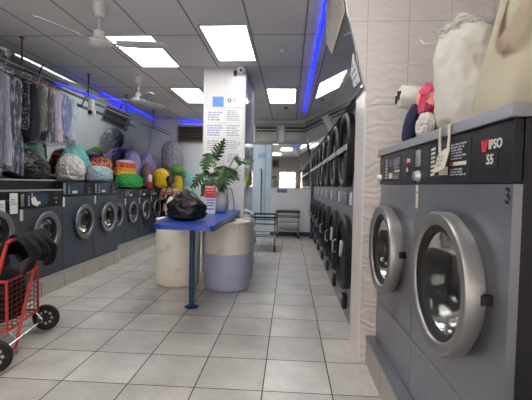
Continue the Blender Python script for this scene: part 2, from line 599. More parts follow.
t = thing('door_sign', 'small pale blue sign on the pale blue door at the back', 'sign', (-0.74, YB - 0.045, 2.115))
b = BM(); box(b, -0.11, 0.11, -0.008, 0, -0.075, 0.075, 0.004); obj('plate', b, mat('sign_blue', rgb(150, 190, 222), 0.4, 0, 0.06, 9), t)
b = BM()
for i, x in enumerate((-0.07, -0.025, 0.02, 0.065)):
    box(b, x - 0.016, x - 0.004, -0.011, -0.008, -0.035, 0.035)
    box(b, x - 0.004, x + 0.016, -0.011, -0.008, -0.035 if i % 2 else 0.022, -0.022 if i % 2 else 0.035)
    if i != 1: box(b, x + 0.006, x + 0.016, -0.011, -0.008, -0.02, 0.022)
obj('print', b, 'text_blue', t)
b = BM(); box(b, -0.135, 0.135, -0.006, 0, -0.05, 0.05, 0.003)
o = obj('wall_sign', b, mat('slate_blue_sign', rgb(92, 110, 148), 0.4, 0, 0.2, 20)); o.location = (-0.20, YB - 0.031, 1.19)
tag(o, 'slate blue oblong sign just under the mirror on the back wall', 'sign')

# shop front behind the camera
def front():
    wins = [('window_4', -3.8, -1.1, 0.35, 2.85), ('door_2', -0.70, 0.42, 0.04, 2.22), ('window_5', 0.58, 1.66, 0.35, 2.22)]  # left window is unseen, enlarged to let more daylight reach the ceiling
    w = BM()
    y0, y1 = YF - 0.12, YF
    box(w, XL, XR, y0, y1, 2.85, ZC + 0.1); box(w, -1.1, XR, y0, y1, 2.25, 2.85)
    for a, c in ((XL, -3.8), (-1.1, -0.70), (0.42, 0.58), (1.66, XR)):
        box(w, a, c, y0, y1, -0.12, 2.85 if a < -3 else 2.25)
    for a, c in ((-3.8, -1.1), (0.58, 1.66)):
        box(w, a, c, y0, y1, -0.12, 0.35)
    box(w, -0.70, 0.42, y0, y1, 2.22, 2.25); box(w, 0.58, 1.66, y0, y1, 2.22, 2.25); box(w, -0.70, 0.42, y0, y1, -0.12, 0.0)
    struct('wall_front', w, mat('front_wall_paint', rgb(176, 160, 152), 0.6, 0, 0.06, 3))
    for nm, a, c, z0, z1 in wins:
        f = BM(); t = 0.09
        box(f, a, c, YF - 0.09, YF - 0.02, z1 - t, z1); box(f, a, c, YF - 0.09, YF - 0.02, z0, z0 + t)
        box(f, a, a + t, YF - 0.09, YF - 0.02, z0 + t, z1 - t); box(f, c - t, c, YF - 0.09, YF - 0.02, z0 + t, z1 - t)
        box(f, a + t, c - t, YF - 0.085, YF - 0.025, 1.70, 1.75)
        if c - a > 1.05:
            m = (a + c) / 2
            box(f, m - 0.025, m + 0.025, YF - 0.085, YF - 0.025, z0 + t, z1 - t)
        fo = struct(nm, f, 'frame_blue')
        g = BM(); box(g, a + t, c - t, YF - 0.058, YF - 0.052, z0 + t, z1 - t); struct('pane', g, 'glass_window', fo)
front()
b = BM(); box(b, -14, 14, -16, YF - 0.12, -0.14, -0.10)
struct('ground', b, mat('pavement', rgb(205, 203, 198), 0.8, 0, 0.1, 2))
b = BM(); box(b, -14, 14, -16.4, -16, -0.1, 7.5)
struct('wall_street', b, mat('street_brick', rgb(190, 170, 156), 0.85, 0, 0.25, 3))
t = thing('television', 'black flat television high on the front wall, seen in the back mirror', 'television', (-0.98, YF + 0.02, 2.42))
b = BM(); box(b, -0.30, 0.30, 0, 0.05, -0.0, 0.44, 0.008); obj('case', b, 'black_plastic', t)
b = BM(); box(b, -0.28, 0.28, 0.05, 0.054, 0.02, 0.42); obj('screen', b, mat('off_screen', rgb(14, 15, 18), 0.1, 0, 0.1, 4), t)

# ------------------------------------------------------------------ mirrors
t = thing('wall_mirror', 'long slanted mirror above the dryer row on the right', 'mirror', (0, 0, 0))
b = BM()
prism(b, [(0.530, 2.925, 2.092), (0.546, 2.925, 2.092), (0.32, 2.925, 3.05), (0.30, 2.925, 3.05)], (0, 6.68, 0)); obj('mirror_glass', b, 'mirror', t, False)
t = thing('wall_mirror', 'long slanted mirror above the washers on the left', 'mirror', (0, 0, 0))
b = BM()
prism(b, [(-3.99, 1.2, 1.45), (-3.97, 1.2, 1.45), (-3.645, 1.2, 3.05), (-3.665, 1.2, 3.05)], (0, 8.85, 0)); obj('mirror_glass', b, 'mirror', t, False)
b = BM()
prism(b, [(-4.0, 1.2, 1.42), (-3.955, 1.2, 1.42), (-3.955, 1.2, 1.452), (-4.0, 1.2, 1.452)], (0, 8.85, 0)); obj('lower_rail', b, 'grey_trim', t, False)
t = thing('wall_mirror', 'upright mirror on the back wall reflecting the blue framed shop front', 'mirror', (0, YB, 0))
b = BM(); box(b, -0.47, 0.52, -0.03, -0.005, 1.27, 2.42); obj('mirror_glass', b, 'mirror', t, False)
b = BM(); box(b, -0.495, -0.47, -0.04, -0.002, 1.25, 2.44); box(b, 0.52, 0.545, -0.04, -0.002, 1.25, 2.44); obj('frame', b, 'grey_trim', t, False)

# ------------------------------------------------------------------ ceiling: lights, LED strips, fans, camera
def panel(x0, x1, y0, y1, label):
    t = thing('ceiling_light', label, 'light', ((x0 + x1) / 2, (y0 + y1) / 2, ZC), 0, 'ceiling light panels')
    w, h = (x1 - x0) / 2, (y1 - y0) / 2
    f = BM(); e = 0.03
    box(f, -w - e, w + e, -h - e, -h, -0.012, 0); box(f, -w - e, w + e, h, h + e, -0.012, 0)
    box(f, -w - e, -w, -h, h, -0.012, 0); box(f, w, w + e, -h, h, -0.012, 0)
    obj('frame', f, 'frame_white', t, False)
    g = BM(); box(g, -w, w, -h, h, -0.008, -0.001); obj('diffuser', g, 'panel_light', t, False)
panel(-1.01, -0.51, 4.16, 5.31, 'large lit ceiling panel nearest the camera, just in front of the white pillar')
panel(-0.44, 0.07, 6.86, 8.05, 'lit ceiling panel to the right of the white pillar')
panel(-2.20, -1.66, 4.43, 5.58, 'lit ceiling panel crossed by a blade of the nearer fan')
panel(-2.18, -1.68, 6.85, 8.04, 'lit ceiling panel partly hidden by the left edge of the white pillar')
panel(-2.20, -1.66, 0.85, 2.0, 'added unseen lit ceiling panel over the left aisle, nearer than the picture shows')  # added lamp, out of view, for extra room light
panel(-0.44, 0.07, 1.3, 2.45, 'added unseen lit ceiling panel over the middle aisle, above the camera')  # unseen panel put in above the camera to add light
panel(-1.78, -1.26, 8.45, 9.55, 'added lit ceiling panel hidden behind the white pillar')  # added out of sight to brighten the back wall
panel(-1.01, -0.51, -1.6, -0.45, 'added unseen lit ceiling panel near the shop front')  # unseen lamp added behind the camera for more light

def led(x0, y0, z0, x1, y1, z1, label):
    t = thing('led_strip', label, 'light', (0, 0, 0), 0, 'blue light strips')
    ps = []
    n = 46
    for i in range(n + 1):
        u = i / n
        ps.append((x0 + (x1 - x0) * u + 0.006 * math.sin(i * 1.7), y0 + (y1 - y0) * u, z0 + (z1 - z0) * u - 0.008 * abs(math.sin(i * 0.9))))
    b = BM(); tube(b, ps, 0.015, 8); obj('light_tube', b, 'led', t)
    for i in range(3, n + 1, 10):
        x, y, z = ps[i]
        b = BM(); box(b, x - 0.012, x + 0.012, y - 0.008, y + 0.008, z + 0.010, min(ZC - 0.001, z + 0.03))
        obj('clip', b, 'white_plastic', t)
led(0.292, 3.30, 3.042, 0.292, 9.0, 3.042, 'glowing blue light strip along the ceiling above the dryers')
led(-3.63, 7.15, 3.035, -3.63, 10.0, 3.035, 'glowing blue light strip along the left ceiling edge towards the back')
led(-3.665, 5.80, 2.87, -3.655, 7.05, 2.92, 'shorter glowing blue light strip just past the hanging garments')
led(-2.95, 10.04, 2.97, -2.32, 10.04, 2.97, 'short blue light strip over the brown louvres at the back')

def fan(loc, rot, label):
    t = thing('ceiling_fan', label, 'fan', loc, rot, 'white ceiling fans')
    b = BM(); lathe(b, [(0.0, 0), (0.072, 0), (0.066, -0.05), (0.045, -0.115), (0.03, -0.125), (0.0, -0.125)], n=28); obj('canopy', b, 'fan_white', t)
    b = BM(); cyl(b, (0, 0, -0.12), (0, 0, -0.29), 0.012); obj('rod', b, 'fan_white', t)
    b = BM(); lathe(b, [(0.0, -0.255), (0.045, -0.255), (0.05, -0.30), (0.05, -0.335), (0.10, -0.345), (0.118, -0.365), (0.118, -0.385), (0.09, -0.41), (0.05, -0.42), (0.0, -0.422)], n=32)
    obj('motor_housing', b, 'fan_white', t)
    for k in range(3):
        a = k * 2 * PI / 3
        b = BM()
        mm = Matrix.Rotation(a, 4, 'Z')
        pts = [(0.17, -0.05), (0.40, -0.062), (0.60, -0.058), (0.64, -0.03), (0.645, 0.02), (0.62, 0.045), (0.40, 0.06), (0.17, 0.05)]
        tilt = Matrix.Translation((0, 0, -0.372)) @ Matrix.Rotation(R(-13), 4, 'X')
        prism(b, [mm @ tilt @ Vector((x, y, 0)) for x, y in pts], (0, 0, 0.006))
        bl = obj('blade', b, 'blade_grey', t, False)
        b = BM()
        prism(b, [mm @ Vector(p) for p in ((0.09, -0.02, -0.378), (0.22, -0.03, -0.378), (0.22, 0.03, -0.374), (0.09, 0.02, -0.374))], (0, 0, 0.006))
        obj('blade_bracket', b, 'fan_white', bl, False)
fan((-1.885, 3.66, ZC), R(8), 'white ceiling fan hanging nearest the camera, over the left aisle')
fan((-2.51, 6.17, ZC), R(70), 'white ceiling fan farther back, above the soft bundles')

t = thing('security_camera', 'white dome security camera on a black bracket at the top of the pillar', 'camera', (-0.79, 5.70, 3.0))
b = BM(); box(b, -0.075, -0.03, -0.035, 0, -0.055, 0.015, 0.006); box(b, -0.06, 0.03, -0.06, -0.02, 0.0, 0.022, 0.004); obj('bracket', b, 'black_plastic', t)
b = BM(); sph(b, (0.04, -0.075, 0.02), 0.062, 0.062, 0.058, 24, 16); obj('dome', b, 'white_plastic', t)
b = BM(); sph(b, (0.045, -0.124, 0.0), 0.020, 0.018, 0.020); obj('lens', b, 'panel_black', t)
b = BM(); lathe(b, [(0, 0), (0.045, 0), (0.04, -0.025), (0.02, -0.03), (0, -0.03)], n=20)
o = obj('ceiling_sensor', b, 'dark_trim'); o.location = (-0.118, 8.53, ZC); tag(o, 'small dark round sensor on the ceiling just past the lit panel right of the pillar', 'sensor')
b = BM(); lathe(b, [(0, 0), (0.055, 0), (0.05, -0.02), (0.025, -0.026), (0, -0.026)], n=20)
o = obj('ceiling_sensor', b, 'fan_white'); o.location = (-0.121, 4.93, ZC); tag(o, 'pale round sensor on a bare ceiling tile right of the nearest lit panel', 'sensor')

# ------------------------------------------------------------------ notices
def bars(bm, x0, x1, z0, z1, rows, seed, y=-0.0035, hh=0.28, gap=0.25):
    rnd = random.Random(seed)
    st = (z1 - z0) / rows
    for r in range(rows):
        z = z1 - st * (r + 0.5)
        x = x0
        end = x1 - rnd.random() * (x1 - x0) * 0.35
        while x < end - 0.01:
            w = min(end - x, 0.02 + rnd.random() * 0.05)
            box(bm, x, x + w, y, y + 0.001, z - st * hh, z + st * hh)
            x += w + 0.010
def px(x): return -1.315 + (x - 204) * 0.01504
def pz(y): return 3.06 - (y - 68.5) * 0.0149
def notice(x0, x1, y0, y1, label, rows, ink, seed):
    X0, X1, Z1, Z0 = px(x0), px(x1), pz(y0), pz(y1)
    t = thing('notice', label, 'notice', ((X0 + X1) / 2, 5.70, (Z0 + Z1) / 2), 0, 'notices on the pillar')
    w, h = (X1 - X0) / 2, (Z1 - Z0) / 2
    b = BM(); box(b, -w, w, -0.0025, -0.0003, -h, h); obj('sheet', b, 'paper', t, False)
    b = BM(); bars(b, -w * 0.85, w * 0.9, -h * 0.85, h * 0.85, rows, seed); obj('print', b, ink, t, False)
    return t
notice(207, 225.5, 110, 121.5, 'white notice of small purple print straight below the blue square', 4, 'text_blue', 1)
notice(226.5, 243, 108.5, 121.5, 'white notice of dense grey print below the ring mark', 6, 'text_grey', 2)
notice(206.5, 225, 123, 137, 'white notice of blue print in the left column, above the plant', 5, 'text_blue', 3)
notice(226, 243.5, 123, 137, 'white notice in two short columns of grey print, right column third down', 5, 'text_grey', 4)
notice(206.5, 223.5, 138.5, 152, 'pale notice low in the left column beside the tallest leaf', 5, 'text_grey', 5)
notice(225, 243.5, 138.5, 150, 'white notice of grey print right of the tallest leaf', 5, 'text_grey', 6)
notice(227, 243.5, 152, 163.5, 'faint printed notice fifth down in the right column, above the reaching stem', 5, 'text_grey', 7)
notice(228, 243.5, 165.5, 180, 'lowest printed notice on the pillar, behind the plant stems', 5, 'text_grey', 8)
t = thing('poster', 'square blue poster near the top of the pillar', 'poster', (px(218.6), 5.70, pz(101.4)))
b = BM(); box(b, -0.083, 0.083, -0.004, -0.0003, -0.075, 0.075); obj('sheet', b, 'sky_blue_print', t, False)
t = thing('poster', 'wide white poster with a dark ring mark beside the blue square', 'poster', (px(234), 5.70, pz(101.5)))
b = BM(); box(b, -0.135, 0.135, -0.0025, -0.0003, -0.085, 0.085); obj('sheet', b, 'paper', t, False)
b = BM(); lathe(b, [(0.017, 0), (0.031, 0), (0.031, 0.002), (0.017, 0.002), (0.017, 0)], Matrix.Translation((-0.06, -0.0045, 0.02)) @ Matrix.Rotation(R(90), 4, 'X') , 28); obj('ring_mark', b, 'ink', t, False)
b = BM(); bars(b, -0.015, 0.06, -0.005, 0.045, 2, 12); box(b, -0.12, 0.125, -0.0035, -0.0025, -0.083, -0.079); obj('print', b, 'text_grey', t, False)

# sheets on the right mirror (its surface runs from (0.522, 2.125) to (0.30, 3.05))
def on_mirror(y, z, off=0.004):
    x = 0.522 - (z - 2.125) * 0.24
    return Vector((x - off * 0.972, y, z - off * 0.233))
def mirror_sheet(pts, label, rows, seed, mm, ink):
    t = thing('notice', label, 'notice', (0, 0, 0), 0)
    b = BM(); prism(b, [on_mirror(*p) for p in pts], Vector((-0.972, 0, -0.233)) * 0.003); obj('sheet', b, mm, t, False)
    rnd = random.Random(seed)
    b = BM()
    ys = [p[0] for p in pts]; zs = [p[1] for p in pts]
    inside = lambda y, z: all((pts[(i + 1) % len(pts)][0] - p[0]) * (z - p[1]) - (pts[(i + 1) % len(pts)][1] - p[1]) * (y - p[0]) > 0.0 for i, p in enumerate(pts)) or all((pts[(i + 1) % len(pts)][0] - p[0]) * (z - p[1]) - (pts[(i + 1) % len(pts)][1] - p[1]) * (y - p[0]) < 0.0 for i, p in enumerate(pts))
    st = (max(zs) - min(zs)) / rows
    for r in range(rows):
        z = min(zs) + st * (r + 0.5)
        y = min(ys)
        while y < max(ys):
            w = 0.03 + rnd.random() * 0.06
            if inside(y, z - st * 0.3) and inside(y + w, z + st * 0.3) and inside(y, z + st * .3) and inside(y + w, z - st * .3):
                q = [on_mirror(y, z - st * 0.2, 0.0075), on_mirror(y + w, z - st * 0.2, 0.0075), on_mirror(y + w, z + st * 0.2, 0.0075), on_mirror(y, z + st * 0.2, 0.0075)]
                prism(b, q, Vector((-0.972, 0, -0.233)) * 0.001)
            y += w + 0.02
    if len(b.faces):
        obj('print', b, ink, t, False)
    else:
        b.free()
mirror_sheet([(2.94, 2.66), (3.86, 2.64), (4.04, 2.82), (3.66, 3.03), (2.94, 3.03)], 'big cream printed sheet at the top of the right mirror, beside the blue strip', 9, 21, 'cream_label', 'text_grey')
mirror_sheet([(2.94, 2.135), (3.20, 2.15), (3.22, 2.27), (2.98, 2.36)], 'small white printed sheet at the low near corner of the right mirror', 5, 22, 'paper', 'text_blue')

# ------------------------------------------------------------------ washers
def yrot(cx, cz, y=0.0):
    """local Z of a lathe points out of a face that looks along -Y"""
    return Matrix.Translation((cx, y, cz)) @ Matrix.Rotation(R(90), 4, 'X')

def washer(name, label, cat, loc, rotz, w, h, depth, panel_z, cx, cz, Ro, Rg, mats, group=None, seam=None, bulge=0.085, hinge='right', n=56):
    """front on y = 0, looking along -Y, x from 0 to w, z from 0 to h"""
    front, side, ring = mats
    t = thing(name, label, cat, loc, rotz, group)
    g = 0.003
    Rh = Rg + 0.012
    b = BM()
    box(b, g, w - g, 0.03, depth, 0.0, h)
    b.faces.ensure_lookup_table()
    bmesh.ops.delete(b, geom=[f for f in b.faces if abs(f.calc_center_median().y - 0.03) < 1e-4], context='FACES')
    obj('body', b, side, t, False, flip=False)
    z0 = (seam + 0.004) if seam else 0.004
    b = BM()
    plate_hole(b, g, w - g, z0, panel_z - 0.003, cx, cz, Rh, 0.0, 48)
    e = [x for x in b.edges if x.is_boundary]
    r = bmesh.ops.extrude_edge_only(b, edges=e)
    for v in [q for q in r['geom'] if isinstance(q, bmesh.types.BMVert)]:
        v.co.y += 0.032
    obj('front_panel', b, front, t, True, 30)
    if seam:
        b = BM(); box(b, g, w - g, 0.0, 0.03, 0.004, seam - 0.004, 0.002, 1); obj('service_panel', b, front, t, False)
    b = BM(); box(b, g, w - g, -0.004, 0.028, panel_z, h, 0.003, 1); obj('control_panel', b, 'panel_black', t, False)
    # drum well
    b = BM()
    lathe(b, [(Rh + 0.004, -0.03), (Rh + 0.02, -0.10), (Rg + 0.05, -0.11), (Rg + 0.05, -0.46), (0.06, -0.47), (0.0, -0.44)], yrot(cx, cz), n)
    for k in range(3):
        a = 2 * PI * k / 3 + 0.5
        mm = yrot(cx, cz) @ Matrix.Rotation(a, 4, 'Z')
        prism(b, [mm @ Vector(p) for p in ((Rg + 0.05, -0.03, -0.12), (Rg - 0.03, 0, -0.12), (Rg + 0.05, 0.03, -0.12))], mm.to_3x3() @ Vector((0, 0, -0.33)))
    obj('drum', b, 'steel_drum', t, True, 50, flip=False)
    # door
    b = BM()
    lathe(b, [(Ro - 0.034, 0.002), (Ro - 0.034, 0.026), (Ro, 0.032), (Ro + 0.002, bulge - 0.012), (Ro - 0.004, bulge - 0.002), (Ro - 0.012, bulge), (Rg + 0.022, bulge - 0.004), (Rg + 0.012, bulge - 0.014),
              (Rg + 0.004, bulge - 0.05), (Rg, 0.0)], yrot(cx, cz), n)
    d = obj('door', b, ring, t, True, 40)
    b = BM()
    lathe(b, [(Rg + 0.016, bulge - 0.020), (Rg + 0.008, bulge - 0.016), (Rg - 0.014, bulge - 0.030), (Rg - 0.022, bulge - 0.062), (Rg - 0.020, -0.05), (Rg + 0.008, -0.06), (Rg + 0.010, -0.03)], yrot(cx, cz), n)
    obj('gasket', b, 'rubber', d, True, 40)
    b = BM()
    lathe(b, [(Rg - 0.017, bulge - 0.045), (Rg - 0.03, bulge - 0.055), (Rg * 0.8, 0.0), (Rg * 0.66, -0.06), (Rg * 0.55, -0.075), (0.0, -0.08)], yrot(cx, cz), n)
    obj('glass_bowl', b, 'glass', d, True, 60)
    # hinge and latch
    sgn = 1 if hinge == 'right' else -1
    for dz in (0.01,):
        b = BM(); box(b, cx + sgn * (Ro - 0.02), cx + sgn * (Ro + 0.003), -bulge + 0.05, 0.002, cz + dz - 0.018, cz + dz + 0.018, 0.002)
        obj('hinge', b, 'black_plastic', t)
    b = BM()
    box(b, cx - sgn * (Ro - 0.012), cx - sgn * (Ro + 0.024), -bulge + 0.015, -0.01, cz - 0.022, cz + 0.022, 0.006)
    obj('latch', b, 'black_plastic', d)
    return t

def rect(parent, name, x0, x1, z0, z1, m, y=-0.0065, th=0.002):
    b = BM(); box(b, x0, x1, y, y + th, z0, z1)
    return obj(name, b, m, parent, False)

# ---- the two big washers on the right
AX, AY = 0.665, 2.89
TH = R(-88.96)
tx, ty = math.cos(TH), math.sin(TH)
def along(s, z=0.0, off=0.0):
    return (AX + tx * s + off * ty, AY + ty * s - off * tx, z)      # off > 0: out into the aisle
ZP = 0.2115
RM = ('steel', 'dark_side', 'steel_ring')
far = washer('washing_machine', 'farther of the two big steel washers on the right, beside the tiled return wall', 'washing machine', along(0.03, ZP), TH,
             0.76, 1.35, 1.0, 1.148, 0.355, 0.727, 0.278, 0.215, RM, 'big washers on the right', 0.303, 0.09, 'right')
near = washer('washing_machine', 'big steel washer nearest the camera with the number 3 on its front', 'washing machine', along(0.79, ZP), TH,
              0.87, 1.35, 1.0, 1.148, 0.49, 0.740, 0.290, 0.225, RM, 'big washers on the right', 0.303, 0.09, 'right')
for m, w in ((far, 0.79), (near, 0.87)):
    k = w / 0.87
    nm = m is near
    x0 = 0.17 if nm else 0.12
    rect(m, 'programme_inset', x0, x0 + 0.43 * k, 1.168, 1.332, 'black_plastic', -0.0055)
    b = BM()
    for i in range(7):
        z = 1.185 + i * 0.020
        prism(b, [(x0 + 0.045, -0.0075, z), (x0 + 0.045 + 0.045 * k, -0.0075, z + 0.003), (x0 + 0.045 + 0.045 * k, -0.0075, z + 0.014), (x0 + 0.045, -0.0075, z + 0.010)], (0, 0.002, 0))
    obj('programme_marks', b, 'white_label', m, False)
    b = BM()
    bars(b, x0 + 0.26 * k, x0 + 0.40 * k, 1.245, 1.315, 6, 31 + nm, -0.0075)
    obj('instruction_print', b, 'text_grey', m, False)
    b = BM()
    bars(b, x0 + 0.26 * k, x0 + 0.40 * k, 1.180, 1.212, 3, 41 + nm, -0.0075)
    obj('instruction_print', b, 'text_grey', m, False)
    rect(m, 'price_label', x0 + 0.145 * k, x0 + 0.235 * k, 1.186, 1.222, 'white_label', -0.0085)
    rect(m, 'display', x0 + 0.13 * k, x0 + 0.245 * k, 1.262, 1.312, 'teal_screen', -0.0075)
    rect(m, 'notice_strip', x0 + 0.265 * k, x0 + 0.40 * k, 1.222, 1.237, 'white_label', -0.0085)
    rect(m, 'red_strip', x0 + 0.262 * k, x0 + 0.29 * k, 1.223, 1.236, 'red_mark', -0.0095)
    # coin slot column
    cxs = 0.045 if nm else 0.012
    if nm:
        b = BM(); box(b, cxs - 0.022, cxs + 0.030, -0.016, -0.003, 1.238, 1.325, 0.004); obj('coin_slot', b, 'steel_light', m)
        b = BM(); lathe(b, [(0, 0.03), (0.022, 0.028), (0.028, 0.012), (0.032, 0.0)], yrot(cxs, 1.190, -0.003), 20); obj('coin_return', b, 'steel_light', m)
    else:
        b = BM(); lathe(b, [(0, 0.03), (0.018, 0.028), (0.024, 0.0)], yrot(0.03, 1.195, -0.003), 18); obj('coin_return', b, 'white_plastic', m)
    rect(m, 'side_sticker', 0.006, 0.040, 1.02, 1.143, 'white_label', -0.0022)
    rect(m, 'sticker_mark', 0.012, 0.034, 1.100, 1.108, 'red_mark', -0.0032)
    # maker's mark and capacity
    lx = (0.735 if nm else 0.625)
    lz = 1.283
    sc = 0.93 if nm else 0.60
    b = BM()
    for pts in ([(-0.062, 0.020), (-0.046, 0.016), (-0.040, -0.004), (-0.034, 0.016), (-0.012, 0.022), (-0.024, -0.024), (-0.054, -0.026)],):
        prism(b, [(lx + p[0] * sc, -0.0075, lz + p[1] * sc) for p in pts], (0, 0.003, 0))
    obj('red_emblem', b, 'red_mark', m, False)
    text_mesh('maker_name', 'IPSO', 0.048 * sc, 'white_label', m, (lx + 0.034 * sc, -0.0062, lz - 0.003), FRONT, 0.0, 0.0012, 0.0008, 0.92)
    b = BM(); box(b, lx - 0.045 * sc, lx + 0.055 * sc, -0.007, -0.004, 1.186 + 0.01, 1.186 + 0.064, 0.002); obj('capacity_plate', b, 'black_plastic', m, False)
    text_mesh('capacity_number', '55', 0.050 * sc, 'white_label' if nm else 'paper', m, (lx + 0.006, -0.0085, 1.228), FRONT, 0, 0.0012)
text_mesh('stencil_number', '3', 0.072, 'ink', near, (0.842, -0.0012, 1.105), FRONT, 0, 0.002, 0.0008, 0.85)
# little gaps of the stencil
b = BM(); box(b, 0.852, 0.864, -0.0032, -0.0026, 1.114, 1.119); box(b, 0.852, 0.864, -0.0032, -0.0026, 1.088, 1.093); obj('stencil_gap', b, 'steel', near, False)

# steel worktop over both
t = thing('worktop', 'long brushed steel worktop lying across the two big washers', 'worktop', along(0.0, ZP), TH)
b = BM(); box(b, 0.03, 1.672, -0.022, 0.99, 1.352, 1.396, 0.0015, 1); obj('slab', b, 'steel_light', t, False)
b = BM(); box(b, 1.640, 1.668, 0.03, 0.07, 1.356, 1.39, 0.0); obj('corner_bracket', b, 'steel', t, False)
TOP = ZP + 1.396

# tag hanging over the control panel of the near washer
t = thing('hanging_tag', 'cream tag hung by two loops over the control panel of the number 3 washer', 'tag', along(1.185, 0), TH)
b = BM()
pts = [(-0.085, -0.034, 1.405), (0.045, -0.038, 1.422), (0.075, -0.030, 1.51), (0.03, -0.026, 1.51), (-0.045, -0.026, 1.495)]
prism(b, pts, (0, 0.004, 0)); obj('card', b, 'cream_label', t, False)
b = BM()
for xa, xb in ((-0.025, -0.03), (0.055, 0.065)):
    tube(b, [(xa, -0.029, 1.497), (xb, -0.029, 1.55), (xb, -0.029, 1.60), (xb, -0.018, TOP + 0.006), (xb, 0.02, TOP + 0.006)], 0.006, 8)
obj('loop', b, 'cream_label', t)
b = BM(); bars(b, -0.045, 0.04, 1.43, 1.485, 3, 77, -0.0345); obj('print', b, 'text_grey', t, False)

# ---- washers on the left: (near pair, middle pair, far four)
def left_details(m, w, pz, h, tag_l=True, papers=False):
    rect(m, 'label_strip', 0.004, 0.052, pz - 0.13, pz - 0.005, 'white_label', -0.0022) if tag_l else None
    b = BM(); box(b, 0.012, 0.06, -0.012, -0.003, pz + 0.03, h - 0.03, 0.003); obj('coin_slot', b, 'steel_light', m)
    rect(m, 'programme_inset', 0.11, w * 0.62, pz + 0.025, h - 0.02, 'teal_screen', -0.0055)
    b = BM()
    for i in range(5):
        box(b, 0.13, 0.155, -0.0075, -0.0055, pz + 0.035 + i * 0.024, pz + 0.047 + i * 0.024)
    obj('programme_marks', b, 'white_label', m, False)
    rect(m, 'price_label', 0.22, 0.34, pz + 0.04, pz + 0.075, 'white_label', -0.0075)
    rect(m, 'red_emblem', w * 0.765, w * 0.782, pz + 0.095, pz + 0.112, 'red_mark', -0.0065)
    text_mesh('maker_name', 'IPSO', 0.03, 'text_grey', m, (w * 0.83, -0.0045, pz + 0.104), FRONT)
    rect(m, 'number_plate', w * 0.81, w * 0.85, pz + 0.04, pz + 0.06, 'text_grey', -0.0065)
LZ = 0.1705
LM = ('blue_grey_dim', 'dark_side', 'left_ring')
LM2 = ('blue_grey', 'dark_side', 'left_ring')
PLAB = 'farther of the two low grey washers behind the red trolley'
def left(label, x, y, w, h, pz, cz, Ro, Rg, mats, group, cx=None):
    m = washer('washing_machine', label, 'washing machine', (x, y, LZ), R(90), w, h, 0.85, pz, w * 0.52 if cx is None else cx, cz, Ro, Rg, mats, group, None, 0.05, 'right', 40)
    left_details(m, w, pz, h)
    return m
wa = left('low grey washer at the left picture edge, white papers stuck on its panel', -2.95, 3.205, 0.785, 1.045, 0.85, 0.63, 0.235, 0.165, LM, 'low washers on the left', 0.42)
wb = left('low grey washer behind the jacket on the red trolley', -2.95, 3.995, 0.785, 1.045, 0.85, 0.55, 0.25, 0.170, LM, 'low washers on the left', 0.44)
wc = left('taller blue grey washer just past the red trolley, first of the tall pair', -2.95, 4.785, 0.80, 1.17, 0.965, 0.60, 0.245, 0.175, LM2, 'tall washers on the left', 0.50)
wd = left('taller blue grey washer where the left plinth steps back, second of the tall pair', -2.95, 5.590, 0.80, 1.17, 0.965, 0.60, 0.245, 0.175, LM2, 'tall washers on the left', 0.42)
fl = ['first small washer past the step in the left plinth, half hidden by the taller one', 'second small washer past the step in the left plinth', 'third small washer past the left plinth step, under the brown sack', 'small washer farthest back on the left, behind the person']
for i in range(4):
    left(fl[i], -3.15, 6.42 + 0.692 * i, 0.688, 1.04, 0.86, 0.57, 0.22, 0.155, LM2, 'small washers at the back left', 0.345)
# worktop ledge behind and above the low pair
t = thing('ledge_box', 'black ledge with a grey edge behind the two low washers, soft bags on it', 'shelf', (-3.05, 3.2, LZ + 1.046))
b = BM(); box(b, -0.85, 0.0, 0.0, 1.575, 0.0, 0.118); obj('box', b, 'black_plastic', t, False)
b = BM(); box(b, -0.85, 0.012, 0.0, 1.575, 0.118, 0.138, 0.003); obj('top_edge', b, 'grey_trim', t)
LEDGE = LZ + 1.046 + 0.138
t = thing('worktop', 'thin grey strip along the top front of the two low washers', 'worktop', (-2.95, 3.205, LZ + 1.0455))
b = BM(); box(b, -0.095, 0.012, 0, 1.575, 0, 0.018, 0.003); obj('strip', b, 'grey_trim', t)
# papers on the near washer's panel
for y, z0, z1, lab, wd_ in ((3.70, 1.00, 1.13, 'shorter white paper at the left picture edge on the low washer panel', 0.12), (3.885, 0.98, 1.20, 'taller white paper with print lines on the low washer panel', 0.115)):
    t = thing('notice', lab, 'notice', (-2.942, y, z0), R(90))
    b = BM(); box(b, -wd_ / 2, wd_ / 2, -0.010, -0.007, 0, z1 - z0); obj('sheet', b, 'paper', t, False)
    b = BM(); bars(b, -wd_ * 0.4, wd_ * 0.4, (z1 - z0) * 0.4, (z1 - z0) * 0.75, 3, int(y * 100), -0.0115); obj('print', b, 'text_blue', t, False)
t = thing('hanging_tag', 'white curled tag hanging on the panel of the low washer behind the jacket', 'tag', (-2.942, 4.17, 1.04), R(90))
b = BM(); prism(b, [(-0.02, -0.03, 0.03), (0.05, -0.045, 0.0), (0.075, -0.03, 0.05), (0.04, -0.02, 0.115), (-0.015, -0.014, 0.10)], (0, 0.004, 0)); obj('card', b, 'white_label', t, False)
b = BM(); tube(b, [(0.0, -0.02, 0.10), (-0.005, -0.016, 0.13), (0.0, -0.012, 0.155)], 0.004, 6); obj('loop', b, 'white_label', t)
# low cupboard at the far end of the left row
t = thing('cupboard', 'low dark cupboard in the far left corner under the stuffed toy', 'cupboard', (-3.1, 9.22, LZ))
b = BM(); box(b, -0.7, 0.62, 0, 0.82, 0, 0.86); obj('body', b, 'dark_side', t, False)
b = BM(); box(b, -0.72, 0.64, -0.01, 0.83, 0.86, 0.885, 0.003); obj('top', b, 'grey_trim', t)
for x in (-0.03, 0.30):
    b = BM(); box(b, x, x + 0.31, -0.018, 0.0, 0.04, 0.84, 0.003); d = obj('door', b, 'black_plastic', t)
    b = BM(); cyl(b, (x + 0.27, -0.04, 0.5), (x + 0.27, -0.04, 0.62), 0.008); obj('handle', b, 'steel_light', d)

